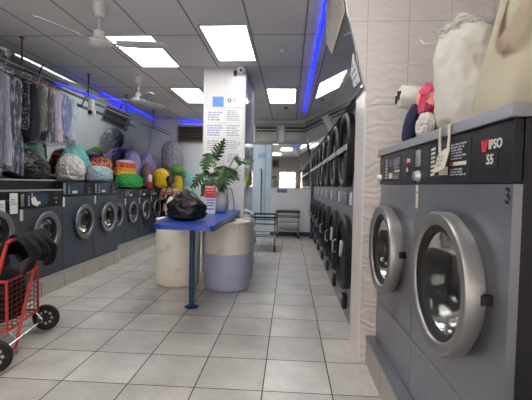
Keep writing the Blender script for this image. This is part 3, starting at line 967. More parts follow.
# ------------------------------------------------------------------ dryers
def dryer(label, y):
    w = 0.868; H = 2.085
    t = thing('stacked_dryer', label, 'dryer', (0.60, y + w / 2, 0.0), R(-90), 'stacked dryers on the right')
    g = 0.003; c = 0.0
    b = BM()
    box(b, -w / 2 + g, w / 2 - g, 0.03, 0.86, 0.0, H)
    b.faces.ensure_lookup_table()
    bmesh.ops.delete(b, geom=[f for f in b.faces if abs(f.calc_center_median().y - 0.03) < 1e-4], context='FACES')
    obj('body', b, 'dryer_steel', t, False, flip=False)
    for z0, z1, cz in ((0.20, 1.14, 0.68), (1.30, H, 1.70)):
        b = BM(); plate_hole(b, -w / 2 + g, w / 2 - g, z0, z1 - 0.004, c, cz, 0.30, 0.0, 40, 2.5); obj('front_panel', b, 'dryer_steel', t, False)
        b = BM(); lathe(b, [(0.31, 0.0), (0.36, -0.08), (0.36, -0.6), (0.0, -0.62)], yrot(c, cz), 36); obj('drum', b, 'steel_drum', t, True, 50, flip=False)
        b = BM()
        lathe(b, [(0.368, 0.006), (0.372, 0.055), (0.358, 0.072), (0.335, 0.078), (0.315, 0.070), (0.300, 0.055), (0.290, 0.0)], yrot(c, cz), 48, 2.5)
        d = obj('door', b, 'black_plastic', t, True, 40)
        b = BM(); lathe(b, [(0.306, 0.058), (0.29, 0.054), (0.22, 0.060), (0.0, 0.066)], yrot(c, cz), 48, 2.5); obj('door_glass', b, 'glass_dark', d, True, 60)
        b = BM()
        if cz > 1:
            box(b, -0.36, 0.36, -0.092, -0.078, cz - 0.025, cz + 0.030, 0.004)
            obj('handle_bar', b, 'steel_light', d)
        else:
            tube(b, [(-0.33, -0.075, cz - 0.07), (-0.335, -0.112, cz - 0.06), (-0.335, -0.112, cz + 0.06), (-0.33, -0.075, cz + 0.07)], 0.011, 8)
            obj('handle', b, 'steel_light', d)
    b = BM(); box(b, -w / 2 + g, w / 2 - g, -0.004, 0.03, 1.14, 1.298, 0.003, 1); cp = obj('control_panel', b, 'dryer_steel', t, False)
    b = BM(); box(b, -0.24, 0.02, -0.012, -0.003, 1.152, 1.288, 0.004); obj('screen', b, 'teal_screen', cp)
    b = BM()
    for k in range(4):
        lathe(b, [(0, 0.012), (0.010, 0.010), (0.012, 0.0)], yrot(0.10, 1.165 + 0.034 * k, -0.003), 12)
    box(b, 0.16, 0.23, -0.010, -0.003, 1.16, 1.28, 0.003)
    obj('coin_buttons', b, 'white_plastic', cp)
    b = BM(); box(b, -w / 2 + g, w / 2 - g, 0.0, 0.03, 0.004, 0.196, 0.002, 1); k = obj('kick_panel', b, 'dryer_steel', t, False)
    b = BM(); box(b, -0.06, 0.06, -0.045, 0.0, 0.10, 0.24, 0.006); obj('coin_box', b, 'black_plastic', t)
    b = BM(); box(b, -0.05, 0.05, -0.052, -0.045, 0.205, 0.235, 0.003); obj('coin_box_lock', b, 'steel_light', t)
    return t
names = ['stacked pair of dryers nearest the camera, beside the tiled return wall', 'second stacked pair of dryers from the tiled return wall', 'third stacked pair of dryers from the tiled return wall', 'middle stacked pair of dryers, fourth from the tiled return wall',
         'fifth stacked pair of dryers from the tiled return wall', 'last but one stacked pair of dryers towards the back', 'farthest stacked pair of dryers, beside the blue post']
d0 = dryer(names[0], 3.475)
DRY = [d0]
for i in range(1, 7):
    DRY.append(dup(d0, (0.60, 3.475 + 0.87 * i + 0.434, 0), None, names[i]))
for k, z in ((0, 0.70), (1, 0.74)):
    b = BM(); prism(b, [(0.13, -0.088, z + 0.07), (0.09, -0.088, z - 0.03), (0.03, -0.088, z - 0.07), (0.03, -0.088, z), (0.08, -0.088, z + 0.10)], (0, 0.022, 0))
    s_ = obj('sticker', b, 'white_label', DRY[k], False)
    s_['label'] = 'torn white sticker on the lower door'
t = thing('post', 'slim blue post at the far end of the dryer row by the back wall', 'post', (0.575, 9.68, 0))
b = BM(); box(b, -0.035, 0.035, -0.035, 0.035, 0, 2.05, 0.005); obj('shaft', b, 'frame_blue', t)
b = BM(); box(b, -0.055, 0.055, -0.055, 0.055, 0, 0.02, 0.003); obj('base_plate', b, 'frame_blue', t)

# ------------------------------------------------------------------ table, drums, plant
t = thing('counter_table', 'long blue topped table standing on one post and fixed to the pillar', 'table', (0, 0, 0))
TT = 0.952
outline = [(-1.20, 3.47), (-0.72, 3.44), (-0.695, 3.47), (-0.695, 3.60), (-0.735, 5.695), (-1.46, 5.695), (-1.42, 4.3), (-1.36, 3.86), (-1.27, 3.52)]
b = BM(); prism(b, [(x, y, TT - 0.045) for x, y in outline], (0, 0, 0.045)); obj('top', b, 'blue_table', t, False)
b = BM(); prism(b, [(-0.699, 3.52, TT - 0.046), (-0.733, 5.69, TT - 0.046), (-0.733, 5.69, TT - 0.06), (-0.699, 3.52, TT - 0.06)], (-0.03, 0, 0)); obj('edge_batten', b, 'dark_trim', t, False)
b = BM(); cyl(b, (-1.035, 4.03, 0.015), (-1.035, 4.03, TT - 0.05), 0.030, n=24); obj('leg', b, 'post_blue', t)
b = BM(); lathe(b, [(0, 0), (0.075, 0), (0.078, 0.008), (0.055, 0.018), (0.03, 0.024), (0, 0.024)], Matrix.Translation((-1.035, 4.03, 0)), 28); obj('foot_flange', b, 'post_blue', t)
b = BM(); lathe(b, [(0, 0), (0.07, 0), (0.07, -0.01), (0, -0.01)], Matrix.Translation((-1.035, 4.03, TT - 0.046)), 24); obj('top_flange', b, 'post_blue', t)

def drum_mat(name, top, low, zsplit):
    tt = NT(name)
    co, s = tt.xyz()
    n = tt.noise(co, 4, 5, 0.65)
    f = tt.math('GREATER_THAN', tt.math('ADD', s[2], tt.math('MULTIPLY', n, 0.01)), zsplit)
    c = tt.mix(f, low, top)
    c = tt.mix(tt.math('MULTIPLY', tt.math('GREATER_THAN', n, 0.62), 0.25), c, rgb(150, 142, 128))
    tt.set(**{'Base Color': c, 'Roughness': 0.42})
    return tt.m
DPROF = [(0, 0.012), (0.255, 0.0), (0.272, 0.012), (0.282, 0.05), (0.288, 0.20), (0.296, 0.23), (0.296, 0.26), (0.290, 0.29), (0.293, 0.44), (0.293, 0.55), (0.291, 0.59), (0.297, 0.62), (0.297, 0.65), (0.290, 0.68), (0.286, 0.79), (0.276, 0.835), (0.288, 0.845), (0.290, 0.868), (0.276, 0.876), (0.262, 0.862), (0.258, 0.85), (0, 0.848)]
def barrel(name, label, loc, m, k=1.0):
    tt = thing(name, label, 'drum', loc, 0, 'plastic drums under the table')
    b = BM(); lathe(b, [(r * k, h) for r, h in DPROF], n=48); obj('shell', b, m, tt, True, 45)
    for x, y in ((0.14, -0.06), (-0.14, 0.06)):
        b = BM(); lathe(b, [(0, 0.888), (0.032, 0.888), (0.036, 0.86), (0.04, 0.845)], Matrix.Translation((x * k, y * k, 0)), 20); obj('bung', b, 'white_plastic', tt)
    return tt
barrel('plastic_drum', 'cream plastic drum under the left side of the blue table, behind the post', (-1.475, 5.00, 0), drum_mat('cream_drum', rgb(236, 234, 224), rgb(232, 229, 216), 0.30))
barrel('plastic_drum', 'white drum with a lavender lower half sticking out from under the blue table', (-0.782, 4.87, 0), drum_mat('lavender_drum', rgb(222, 218, 212), rgb(172, 180, 210), 0.475))
tt = thing('plastic_drum', 'slimmer white drum hidden behind the lavender one, tap and hose on top', 'drum', (-0.715, 5.43, 0))
b = BM(); lathe(b, [(r * 0.75, h * 0.98) for r, h in DPROF], n=40); obj('shell', b, drum_mat('white_drum', rgb(206, 202, 192), rgb(190, 190, 200), 0.4), tt, True, 45)
b = BM()
tube(b, [(0.10, -0.02, 0.83), (0.10, -0.02, 0.93), (0.11, -0.04, 0.965), (0.17, -0.08, 0.955), (0.20, -0.10, 0.92)], 0.020, 10)
cyl(b, (0.02, 0.0, 0.895), (0.17, -0.05, 0.90), 0.016, n=10); sph(b, (0.10, -0.02, 0.965), 0.032, 0.032, 0.03); sph(b, (0.02, 0.0, 0.895), 0.028)
obj('tap', b, 'white_plastic', tt)

# vase, plant
t = thing('flower_vase', 'round white vase holding the monstera on the blue table', 'vase', (-0.945, 5.20, TT))
b = BM(); lathe(b, [(0, 0.004), (0.065, 0.0), (0.085, 0.03), (0.105, 0.10), (0.108, 0.16), (0.095, 0.215), (0.062, 0.25), (0.058, 0.268), (0.066, 0.28), (0.056, 0.276), (0.050, 0.25), (0, 0.235)], n=40)
obj('body', b, mat('glazed_white', rgb(206, 204, 206), 0.22, 0, 0.06, 7), t, True, 60)

M['leaf'] = None
def leaf_mat(name, a, c):
    tt = NT(name)
    co, s = tt.xyz()
    tt.set(**{'Base Color': tt.mix(tt.noise(co, 10, 4), a, c), 'Roughness': 0.34})
    tt.bump(tt.noise(co, 30), 0.2, 0.01)
    return tt.m
M['leaf'] = leaf_mat('monstera_leaf', rgb(22, 52, 26), rgb(58, 98, 46))
M['leaf_old'] = leaf_mat('yellowing_leaf', rgb(96, 110, 44), rgb(150, 146, 70))
M['stem'] = mat('plant_stem', rgb(84, 104, 60), 0.5, 0, 0.15, 12)
M['stem_brown'] = mat('aerial_root', rgb(112, 78, 60), 0.6, 0, 0.15, 12)
def monstera_leaf(L, W, split, droop, seed):
    """leaf in local XY: base at the origin, tip along +Y, splits cut in from the rim"""
    rnd = random.Random(seed)
    bm = BM()
    NL = 7
    for sd in (-1, 1):
        for k in range(NL):
            a0 = k / NL; a1 = (k + 1) / NL
            gap = 0.0 if not split else 0.62
            rows = 6
            prev = None
            for r in range(rows + 1):
                u = r / rows
                def pt(a, u, edge):
                    mid = L * a
                    wid = W * 0.5 * math.sin(PI * min(1, (0.10 + 0.90 * a) ** 0.72)) + (0.004)
                    fwd = L * 0.16 * u * (1.15 - a)
                    back = -L * 0.16 * u * max(0, 0.35 - a) * 3
                    x = sd * wid * u
                    y = mid + fwd + back
                    z = -droop * (y / L) ** 2 * L - abs(x) * 0.35 + 0.02 * math.sin(a * 9 + seed) * u + 0.10 * abs(x) * math.cos(a * 20)
                    return Vector((x, y, z))
                g = gap * max(0, (u - 0.30) / 0.70) * (a1 - a0)
                va = bm.verts.new(pt(a0 + g * 0.5, u, 0)); vb = bm.verts.new(pt(a1 - g * 0.5, u, 1))
                if prev:
                    f = (prev[0], prev[1], vb, va)
                    bm.faces.new(f if sd > 0 else tuple(reversed(f)))
                prev = (va, vb)
    bmesh.ops.remove_doubles(bm, verts=bm.verts[:], dist=0.0012)
    r = bmesh.ops.solidify(bm, geom=bm.faces[:], thickness=0.0018)
    return bm
pl = thing('potted_monstera', 'green split leaf monstera growing out of the white vase before the pillar', 'plant', (-0.945, 5.20, TT + 0.236))
def place_leaf(base, tip, nrm, L, W, split=True, droop=0.15, seed=0, m='leaf'):
    base, tip, nrm = Vector(base), Vector(tip), Vector(nrm)
    y = (tip - base).normalized()
    z = (nrm - y * nrm.dot(y)).normalized()
    x = y.cross(z)
    bm = monstera_leaf(L, W, split, droop, seed)
    o = obj('leaf', bm, m, pl, True, 60, flip=False)
    o.matrix_local = Matrix(((x.x, y.x, z.x, base.x), (x.y, y.y, z.y, base.y), (x.z, y.z, z.z, base.z), (0, 0, 0, 1)))
    return base
B0 = Vector((0, 0, 0.0))
def stem(p, m='stem', r=0.007, sway=0.06, end=None, name='stem'):
    p = Vector(p)
    pts = []
    for i in range(9):
        u = i / 8
        q = B0.lerp(p, u) + Vector((0, 0, sway * math.sin(PI * u))) + Vector((0, -0.03 * math.sin(PI * u), 0))
        pts.append(q)
    b = BM(); tube(b, pts, r, 7); obj(name, b, m, pl)
LV = [  # base, tip (relative to the soil), normal, length, width, split, droop, seed
    ((-0.09, -0.02, 0.47), (0.045, -0.04, 0.75), (0.5, -0.8, 0.1), 0.33, 0.17, True, 0.05, 1),
    ((-0.16, -0.04, 0.57), (-0.20, -0.14, 0.36), (-0.2, -0.9, 0.5), 0.27, 0.26, True, 0.10, 2),
    ((0.06, -0.06, 0.40), (0.02, -0.20, 0.10), (0.1, -0.95, 0.35), 0.34, 0.34, True, 0.10, 3),
    ((-0.19, 0.00, 0.34), (-0.42, -0.08, 0.12), (-0.35, -0.85, 0.45), 0.34, 0.22, True, 0.10, 4),
    ((-0.14, -0.04, 0.20), (-0.26, -0.12, -0.02), (-0.3, -0.9, 0.4), 0.26, 0.18, False, 0.1, 5),
    ((0.12, -0.02, 0.36), (0.26, -0.05, 0.21), (0.3, -0.8, 0.6), 0.21, 0.13, False, 0.12, 6),
    ((0.19, -0.02, 0.52), (0.36, -0.02, 0.44), (0.1, -0.6, 0.8), 0.19, 0.13, False, 0.15, 7),
    ((0.30, 0.00, 0.47), (0.44, -0.02, 0.50), (0.1, -0.6, 0.8), 0.15, 0.10, False, 0.15, 8),
    ((0.395, 0.00, 0.33), (0.385, -0.02, 0.06), (0.5, -0.8, 0.2), 0.24, 0.10, False, 0.05, 9),
    ((-0.07, -0.05, 0.30), (-0.16, -0.16, 0.16), (-0.1, -0.9, 0.4), 0.24, 0.22, True, 0.10, 10),
]
for q in LV:
    place_leaf(*q, m='leaf_old' if q[7] == 9 else 'leaf')
    if q[7] != 9:
        stem(q[0], sway=0.05 if q[0][2] > 0.3 else 0.08)
b = BM(); tube(b, [(0.34, 0, 0.50), (0.395, -0.01, 0.49), (0.40, 0, 0.40), (0.395, 0, 0.33)], 0.006, 7); obj('stem', b, 'stem', pl)
for k, (dx, hh, dn) in enumerate(((0.20, 0.10, -0.22), (0.12, 0.13, -0.20))):
    b = BM(); tube(b, [(0.02, -0.02, 0.0), (0.05 + dx * 0.2, -0.07, hh), (dx * 0.8, -0.09, hh * 0.9), (dx, -0.10, dn * 0.4), (dx * 0.97, -0.10, dn)], 0.0055, 7)
    obj('aerial_root', b, 'stem_brown', pl)
b = BM(); lathe(b, [(0, 0.0), (0.049, 0.0), (0.049, -0.006), (0, -0.006)], n=20); obj('soil', b, mat('potting_soil', rgb(52, 40, 32), 0.9, 0, 0.3, 30), pl)

t = thing('sign_card', 'standing card, red above and white below, left of the white vase', 'sign', (-1.03, 4.90, TT), R(6))
b = BM(); prism(b, [(-0.075, 0, 0), (0.070, 0, 0), (0.070, 0.07, 0.36), (-0.075, 0.07, 0.36)], (0, 0.006, 0)); obj('card', b, 'paper', t, False)
b = BM(); prism(b, [(-0.072, 0.0355, 0.205), (0.067, 0.0355, 0.205), (0.067, 0.068, 0.355), (-0.072, 0.068, 0.355)], (0, -0.003, 0)); obj('red_panel', b, 'red_mark', t, False)
b = BM()
for r, (z, wd_) in enumerate(((0.335, 0.10), (0.30, 0.11), (0.26, 0.09))):
    for k in range(3):
        x = -wd_ / 2 + k * wd_ / 3
        prism(b, [(x, z * 0.194 - 0.0045, z - 0.011), (x + wd_ / 3.6, z * 0.194 - 0.0045, z - 0.011), (x + wd_ / 3.6, z * 0.194 - 0.0045, z + 0.011), (x, z * 0.194 - 0.0045, z + 0.011)], (0, 0.0012, 0))
obj('white_print', b, 'paper', t, False)
b = BM()
for z, m_ in ((0.175, 1), (0.14, 1), (0.105, 0.8), (0.06, 1)):
    prism(b, [(-0.05 * m_, z * 0.194 - 0.0035, z - 0.008), (0.055 * m_, z * 0.194 - 0.0035, z - 0.008), (0.05 * m_, z * 0.194 - 0.0035, z + 0.008), (-0.055 * m_, z * 0.194 - 0.0035, z + 0.008)], (0, 0.002, 0))
obj('blue_print', b, 'sky_blue_print', t, False)
b = BM(); prism(b, [(-0.04, 0.07, 0.30), (0.04, 0.07, 0.30), (0.04, 0.15, 0), (-0.04, 0.15, 0)], (0, 0.004, 0)); obj('strut', b, 'cream_label', t, False)

# black bag and white sheet on the table
M['black_cloth'] = cloth('black_cloth', rgb(13, 13, 14), 0.3, 0.9, 12, 0.5)
M['black_bag'] = mat('black_plastic_bag', rgb(15, 14, 14), 0.42, 0, 0.3, 9, 0.5, 12)
t = thing('black_bag', 'black plastic bag slumped on the near end of the blue table', 'bag', (-1.085, 3.98, TT))
bm = bag_bm(0.20, 0.15, 0.32, 11, 0.0, 0.22, 3.2, 5, 1.15, 0.03)
obj('body', bm, 'black_bag', t, True, 80)
b = BM(); tube(b, [(-0.09, 0, 0.21), (-0.05, -0.02, 0.285), (0.02, -0.02, 0.30), (0.06, 0, 0.22)], 0.016, 8); obj('handle', b, 'black_bag', t)
b = BM()
bm = bag_bm(0.06, 0.05, 0.24, 12, 0.0, 0.3, 3.0, 4, 1.4, 0.04)
o = obj('white_bag', bm, mat('white_carrier', rgb(206, 208, 214), 0.45, 0, 0.08, 10, 0.3, 18), None, True, 80); o.location = (-1.315, 4.17, TT); tag(o, 'small crumpled white carrier bag tucked behind the left of the black bag', 'bag')

# ------------------------------------------------------------------ laundry carts
M['chrome'] = mat('chrome_tube', rgb(176, 176, 180), 0.22, 0.9, 0.05, 9)
def cart(label, loc, rotz, w, l, h, grp='laundry carts'):
    t = thing('laundry_cart', label, 'cart', loc, rotz, grp)
    b = BM()
    for z in (h, h - 0.13):
        pts = [(-w / 2, 0, z), (w / 2, 0, z), (w / 2, l, z), (-w / 2, l, z)]
        tube(b, pts, 0.020 if z == h else 0.012, 8, True)
    obj('rail', b, 'black_plastic', t)
    b = BM()
    for x in (-w / 2 + 0.03, w / 2 - 0.03):
        for y in (0.03, l - 0.03):
            cyl(b, (x, y, 0.14), (x, y, h), 0.011, n=10)
    for x in (-w / 2 + 0.03, w / 2 - 0.03):
        cyl(b, (x, 0.03, 0.18), (x, l - 0.03, 0.18), 0.010, n=8)
    for y in (0.03, l - 0.03):
        cyl(b, (-w / 2 + 0.03, y, 0.18), (w / 2 - 0.03, y, 0.18), 0.010, n=8)
    obj('frame', b, 'chrome', t)
    b = BM(); box(b, -w / 2 + 0.03, w / 2 - 0.03, 0.03, l - 0.03, 0.395, 0.42, 0.006); obj('shelf', b, 'grey_trim', t)
    b = BM()
    n = 8
    for i in range(n):
        x = -w / 2 + 0.05 + (w - 0.1) * i / (n - 1)
        cyl(b, (x, 0.03, 0.185), (x, l - 0.03, 0.185), 0.004, n=6)
    obj('wire_shelf', b, 'chrome', t)
    for x in (-w / 2 + 0.03, w / 2 - 0.03):
        for y in (0.03, l - 0.03):
            b = BM()
            box(b, x - 0.026, x - 0.019, y - 0.02, y + 0.02, 0.06, 0.16); box(b, x + 0.019, x + 0.026, y - 0.02, y + 0.02, 0.06, 0.16); box(b, x - 0.026, x + 0.026, y - 0.02, y + 0.02, 0.150, 0.16)
            c = obj('caster', b, 'chrome', t)
            b = BM(); lathe(b, [(0.0, -0.016), (0.062, -0.016), (0.07, -0.010), (0.07, 0.010), (0.062, 0.016), (0, 0.016)], Matrix.Translation((x, y, 0.07)) @ Matrix.Rotation(R(90), 4, 'Y'), 20); obj('wheel', b, 'rubber', c)
    return t
cart('black railed laundry cart parked beyond the drums, nearer of the two carts', (-0.50, 7.55, 0), R(2), 0.50, 0.95, 0.69)
cart('black railed laundry cart standing against the back wall', (-0.03, 9.55, 0), 0, 0.60, 0.42, 0.67)

# ------------------------------------------------------------------ red shopping trolley with bag and jacket
M['red_wire'] = mat('dark_red_wire', rgb(104, 30, 26), 0.4, 0.1, 0.1, 9)
M['red_tube'] = mat('red_enamel', rgb(186, 50, 36), 0.35, 0.1, 0.1, 9)
U = Vector((-0.185, 0.983, 0)).normalized()        # along the axle, away from the camera
V = Vector((-0.983, -0.185, 0)).normalized()       # from the handle side to the front
A0 = Vector((-2.02, 2.50, 0))
def q(u, v, z): return A0 + U * u + V * v + Vector((0, 0, z))
WID = 0.70
t = thing('shopping_trolley', 'red wire shopping trolley with two big black wheels at the left edge', 'trolley', A0)
def lq(u, v, z): return q(u, v, z) - A0
b = BM()
for ua, ub in ((0.27, 0.63), (-0.26, 0.05)):
    tube(b, [lq(ua, 0.02, 0.02), lq((ua + ub) / 2, 0.0, 0.45), lq(ub, -0.035, 0.85)], 0.013, 8)
tube(b, [lq(0.05, -0.035, 0.85), lq(0.06, -0.042, 0.89), lq(0.10, -0.045, 0.905), lq(0.58, -0.045, 0.905), lq(0.62, -0.042, 0.89), lq(0.63, -0.035, 0.85)], 0.013, 8)
cyl(b, lq(-0.25, 0.02, 0.05), lq(0.28, 0.02, 0.05), 0.010, n=8)
obj('handle_frame', b, 'red_tube', t)
b = BM()
bu0, bu1, bv0, bv1, bz0, bz1 = 0.24, 0.74, 0.055, 0.46, 0.19, 0.57
for z in (bz0, bz1):
    tube(b, [lq(bu0, bv0, z), lq(bu1, bv0, z), lq(bu1, bv1, z), lq(bu0, bv1, z)], 0.011, 8, True)
for u in (bu0, bu1):
    for v in (bv0, bv1):
        cyl(b, lq(u, v, bz0), lq(u, v, bz1), 0.010, n=8)
obj('basket_frame', b, 'red_tube', t)
b = BM()
for i in range(1, 9):
    z = bz0 + (bz1 - bz0) * i / 9
    tube(b, [lq(bu0, bv0, z), lq(bu1, bv0, z), lq(bu1, bv1, z), lq(bu0, bv1, z)], 0.0032, 6, True)
for i in range(1, 7):
    u = bu0 + (bu1 - bu0) * i / 7
    for v in (bv0, bv1):
        cyl(b, lq(u, v, bz0), lq(u, v, bz1), 0.0032, n=6)
    cyl(b, lq(u, bv0, bz0), lq(u, bv1, bz0), 0.0032, n=6)
obj('basket_wire', b, 'red_wire', t)
b = BM(); cyl(b, lq(-0.02, 0.0, 0.114), lq(WID + 0.07, 0.0, 0.114), 0.008, n=10); tube(b, [lq(0.26, 0, 0.114), lq(0.26, 0.06, 0.19)], 0.008, 8); tube(b, [lq(0.70, 0, 0.114), lq(0.70, 0.06, 0.19)], 0.008, 8); obj('axle', b, 'chrome', t)
wax = Matrix((( V.x, 0, U.x, 0), (V.y, 0, U.y, 0), (0, 1, 0, 0), (0, 0, 0, 1)))
for u in (-0.02, WID + 0.07):
    b = BM()
    mm = Matrix.Translation(lq(u, 0, 0.114)) @ wax
    lathe(b, [(0.078, -0.018), (0.104, -0.020), (0.113, -0.012), (0.114, 0.0), (0.113, 0.012), (0.104, 0.020), (0.078, 0.018), (0.078, -0.018)], mm, 36)
    w_ = obj('wheel', b, 'rubber', t)
    b = BM(); lathe(b, [(0, -0.010), (0.08, -0.010), (0.08, 0.010), (0, 0.010)], mm, 30); lathe(b, [(0, -0.024), (0.018, -0.022), (0.020, 0.022), (0, 0.024)], mm, 16); obj('hub', b, 'black_plastic', w_)
    b = BM()
    for k in range(8):
        a = 2 * PI * k / 8
        m2 = mm @ Matrix.Translation((0.052 * math.cos(a), 0.052 * math.sin(a), 0))
        lathe(b, [(0, -0.0115), (0.013, -0.0115), (0.013, 0.0115), (0, 0.0115)], m2, 12)
    obj('hub_window', b, mat('pale_hub', rgb(176, 172, 166), 0.5, 0, 0.1, 20) if u < 0 else bpy.data.materials['pale_hub'], w_)
for u in (-0.26, 0.27):
    b = BM(); sph(b, lq(u, 0.02, 0.022), 0.026, 0.026, 0.022); obj('rubber_foot', b, 'grey_trim', t)
# bag in the basket
c = q((bu0 + bu1) / 2, (bv0 + bv1) / 2, 0.195)
bm = bag_bm(0.23, 0.185, 0.43, 23, 0.0, 0.15, 3.0, 5, 3.0, 0.03)
for v in bm.verts:
    a = math.atan2(v.co.y, v.co.x)
    v.co.z += 0.004 * math.sin(v.co.z * 150)
    k = 1 + 0.018 * math.sin(v.co.z * 190)
    v.co.x *= k; v.co.y *= k
o = obj('black_bag', bm, 'black_cloth', None, True, 80); o.location = c; o.rotation_euler = (0, 0, math.atan2(U.y, U.x)); tag(o, 'black quilted bag filling the basket of the red trolley', 'bag')
# jacket draped on the handle
bm = BM()
NU, NVV = 36, 34
grid = []
for i in range(NU + 1):
    row = []
    u0 = 0.15 + 0.45 * i / NU
    for j in range(NVV + 1):
        s_ = -1 + 2 * j / NVV
        a = abs(s_)
        ln = (0.25 + 0.04 * math.sin(i * 0.25 + 0.5)) if s_ < 0 else (0.20 + 0.04 * math.sin(i * 0.3 + 2))
        if a < 0.12:
            v = -0.045 + 0.03 * (s_ / 0.12)
            z = 0.938 - 0.010 * (s_ / 0.12) ** 2
            u = u0
        else:
            d = (a - 0.12) / 0.88
            z = 0.928 - ln * d
            bulge = 0.05 * math.sin(PI * d) + 0.045 * d
            v = -0.045 + (0.03 + bulge) * (1 if s_ > 0 else -1)
            v += (0.020 * math.sin(u0 * 46 + s_ * 2.5) + 0.02 * noise.noise(Vector((u0 * 11, s_ * 3, 4)))) * min(1, d * 2)
            u = 0.38 + (u0 - 0.38) * (1 + 0.15 * d) + 0.02 * math.sin(s_ * 8)
        z += 0.012 * noise.noise(Vector((u0 * 12, s_ * 4, 9)))
        row.append(bm.verts.new(q(u, v, z)))
    grid.append(row)
for i in range(NU):
    for j in range(NVV):
        bm.faces.new((grid[i][j], grid[i + 1][j], grid[i + 1][j + 1], grid[i][j + 1]))
bmesh.ops.recalc_face_normals(bm, faces=bm.faces[:])
bmesh.ops.solidify(bm, geom=bm.faces[:], thickness=0.012)
o = obj('jacket', bm, 'black_cloth', None, True, 80, flip=False); tag(o, 'black jacket draped over the handle of the red trolley', 'jacket')

# ------------------------------------------------------------------ hanging garments on the rail
t = thing('garment_rail', 'long steel garment rail hung from the ceiling over the left washers', 'rail', (-3.25, 0, 0))
b = BM(); tube(b, [(0, 2.6, 2.632), (0, 10.05, 2.632)], 0.017, 10); tube(b, [(0.09, 2.6, 2.66), (0.09, 10.05, 2.66)], 0.010, 8); obj('rail_tube', b, 'chrome', t)
for y in (2.9, 4.46, 5.98, 7.4, 8.9):
    b = BM(); cyl(b, (0, y, 2.63), (0, y, ZC), 0.012, n=10); cyl(b, (0, y, ZC - 0.01), (0, y, ZC), 0.03, n=14); cyl(b, (0, y, 2.655), (0.09, y, 2.655), 0.008, n=8)
    obj('ceiling_rod', b, 'dark_trim', t)

def garment_shape(L, wsh, wbot, th, seed, close=0.0):
    """hanging garment: local X across the shoulders, Y thickness, Z down from the hook (0)"""
    rnd = random.Random(seed)
    bm = BM()
    NR, NC = 26, 36
    ph = rnd.random() * 6
    rings = []
    for r in range(NR + 1):
        u = r / NR
        z = -0.06 - L * u
        if u < 0.12:
            w = 0.05 + (wsh - 0.05) * (u / 0.12) ** 0.75
            z = -0.06 - L * u
        else:
            w = wsh + (wbot - wsh) * ((u - 0.12) / 0.88)
        tk = th * (0.35 + 0.65 * min(1, u / 0.25)) * (1 + 0.25 * u)
        ring = []
        for c in range(NC):
            a = 2 * PI * c / NC
            ca, sa = math.cos(a), math.sin(a)
            fold = 1 + (0.10 + 0.28 * u) * math.sin(c * 2 * PI / NC * 7 + ph + 1.3 * math.sin(u * 3 + ph)) * 0.5
            x = w * 0.5 * (abs(ca) ** 0.75) * (1 if ca > 0 else -1) * (1 + 0.05 * math.sin(u * 7 + ph))
            y = tk * 0.5 * sa * fold + 0.012 * math.sin(u * 5 + ph * 2 + x * 8)
            zz = z - 0.03 * u * math.sin(a * 2 + ph) - 0.02 * noise.noise(Vector((ca * 2, sa * 2, seed))) * (u > 0.9)
            ring.append(bm.verts.new((x, y, zz)))
        rings.append(ring)
    for A, B in zip(rings, rings[1:]):
        for k in range(NC):
            bm.faces.new((A[k], A[(k + 1) % NC], B[(k + 1) % NC], B[k]))
    bm.faces.new(list(reversed(rings[0])))
    bm.faces.new(rings[-1])
    return bm
M['hanger'] = mat('hanger_wire', rgb(190, 180, 160), 0.4, 0.5, 0.1, 9)
GR = [  # y, label, colour, length, wsh, wbot, bagged, film length
    (3.30, 'white shirt in clear film at the picture edge on the garment rail', rgb(176, 176, 188), 0.85, 0.40, 0.40, 1),
    (3.46, 'dark garment with pale specks second from the picture edge on the rail', rgb(58, 56, 66), 1.05, 0.42, 0.46, 1),
    (3.62, 'long cream garment in clear film, beside the specked dark one on the rail', rgb(190, 184, 172), 0.95, 0.40, 0.42, 1),
    (3.78, 'dark grey suit in clear film between two pale garments on the rail', rgb(60, 60, 72), 1.12, 0.42, 0.44, 1),
    (3.94, 'long pale grey garment wrapped in milky film on the rail', rgb(150, 152, 166), 1.00, 0.41, 0.44, 1),
    (4.10, 'navy suit jacket in clear film, left of the black patterned dress', rgb(42, 46, 62), 1.06, 0.42, 0.42, 1),
    (4.27, 'black dress patterned with white flecks on the rail', None, 0.78, 0.42, 0.40, 0),
    (4.43, 'charcoal dress in clear film right of the flecked black dress', rgb(38, 38, 46), 0.86, 0.40, 0.44, 0),
    (4.59, 'olive brown garment with a tan collar on the rail', rgb(92, 88, 62), 0.72, 0.40, 0.36, 1),
    (4.74, 'black suit in clear film left of the pink shirt', rgb(34, 34, 42), 0.88, 0.41, 0.40, 1),
    (4.90, 'pinkish white shirt in clear film beside the blue one', rgb(186, 168, 186), 0.86, 0.40, 0.40, 1),
    (5.06, 'blue shirt in clear film near the end of the hanging garments', rgb(74, 98, 168), 0.80, 0.40, 0.38, 1),
    (5.225, 'pale grey shirt in clear film, last of the hanging garments', rgb(170, 176, 196), 0.84, 0.40, 0.38, 1),
]
def fleck():
    tt = NT('flecked_cloth')
    co, s = tt.xyz()
    v = tt.n('ShaderNodeTexVoronoi'); v.inputs['Scale'].default_value = 55; tt.l(co, v.inputs[0])
    tt.set(**{'Base Color': tt.mix(tt.math('LESS_THAN', v.outputs[0], 0.26), rgb(24, 24, 34), rgb(176, 176, 188)), 'Roughness': 0.7})
    return tt.m
M['fleck'] = fleck()
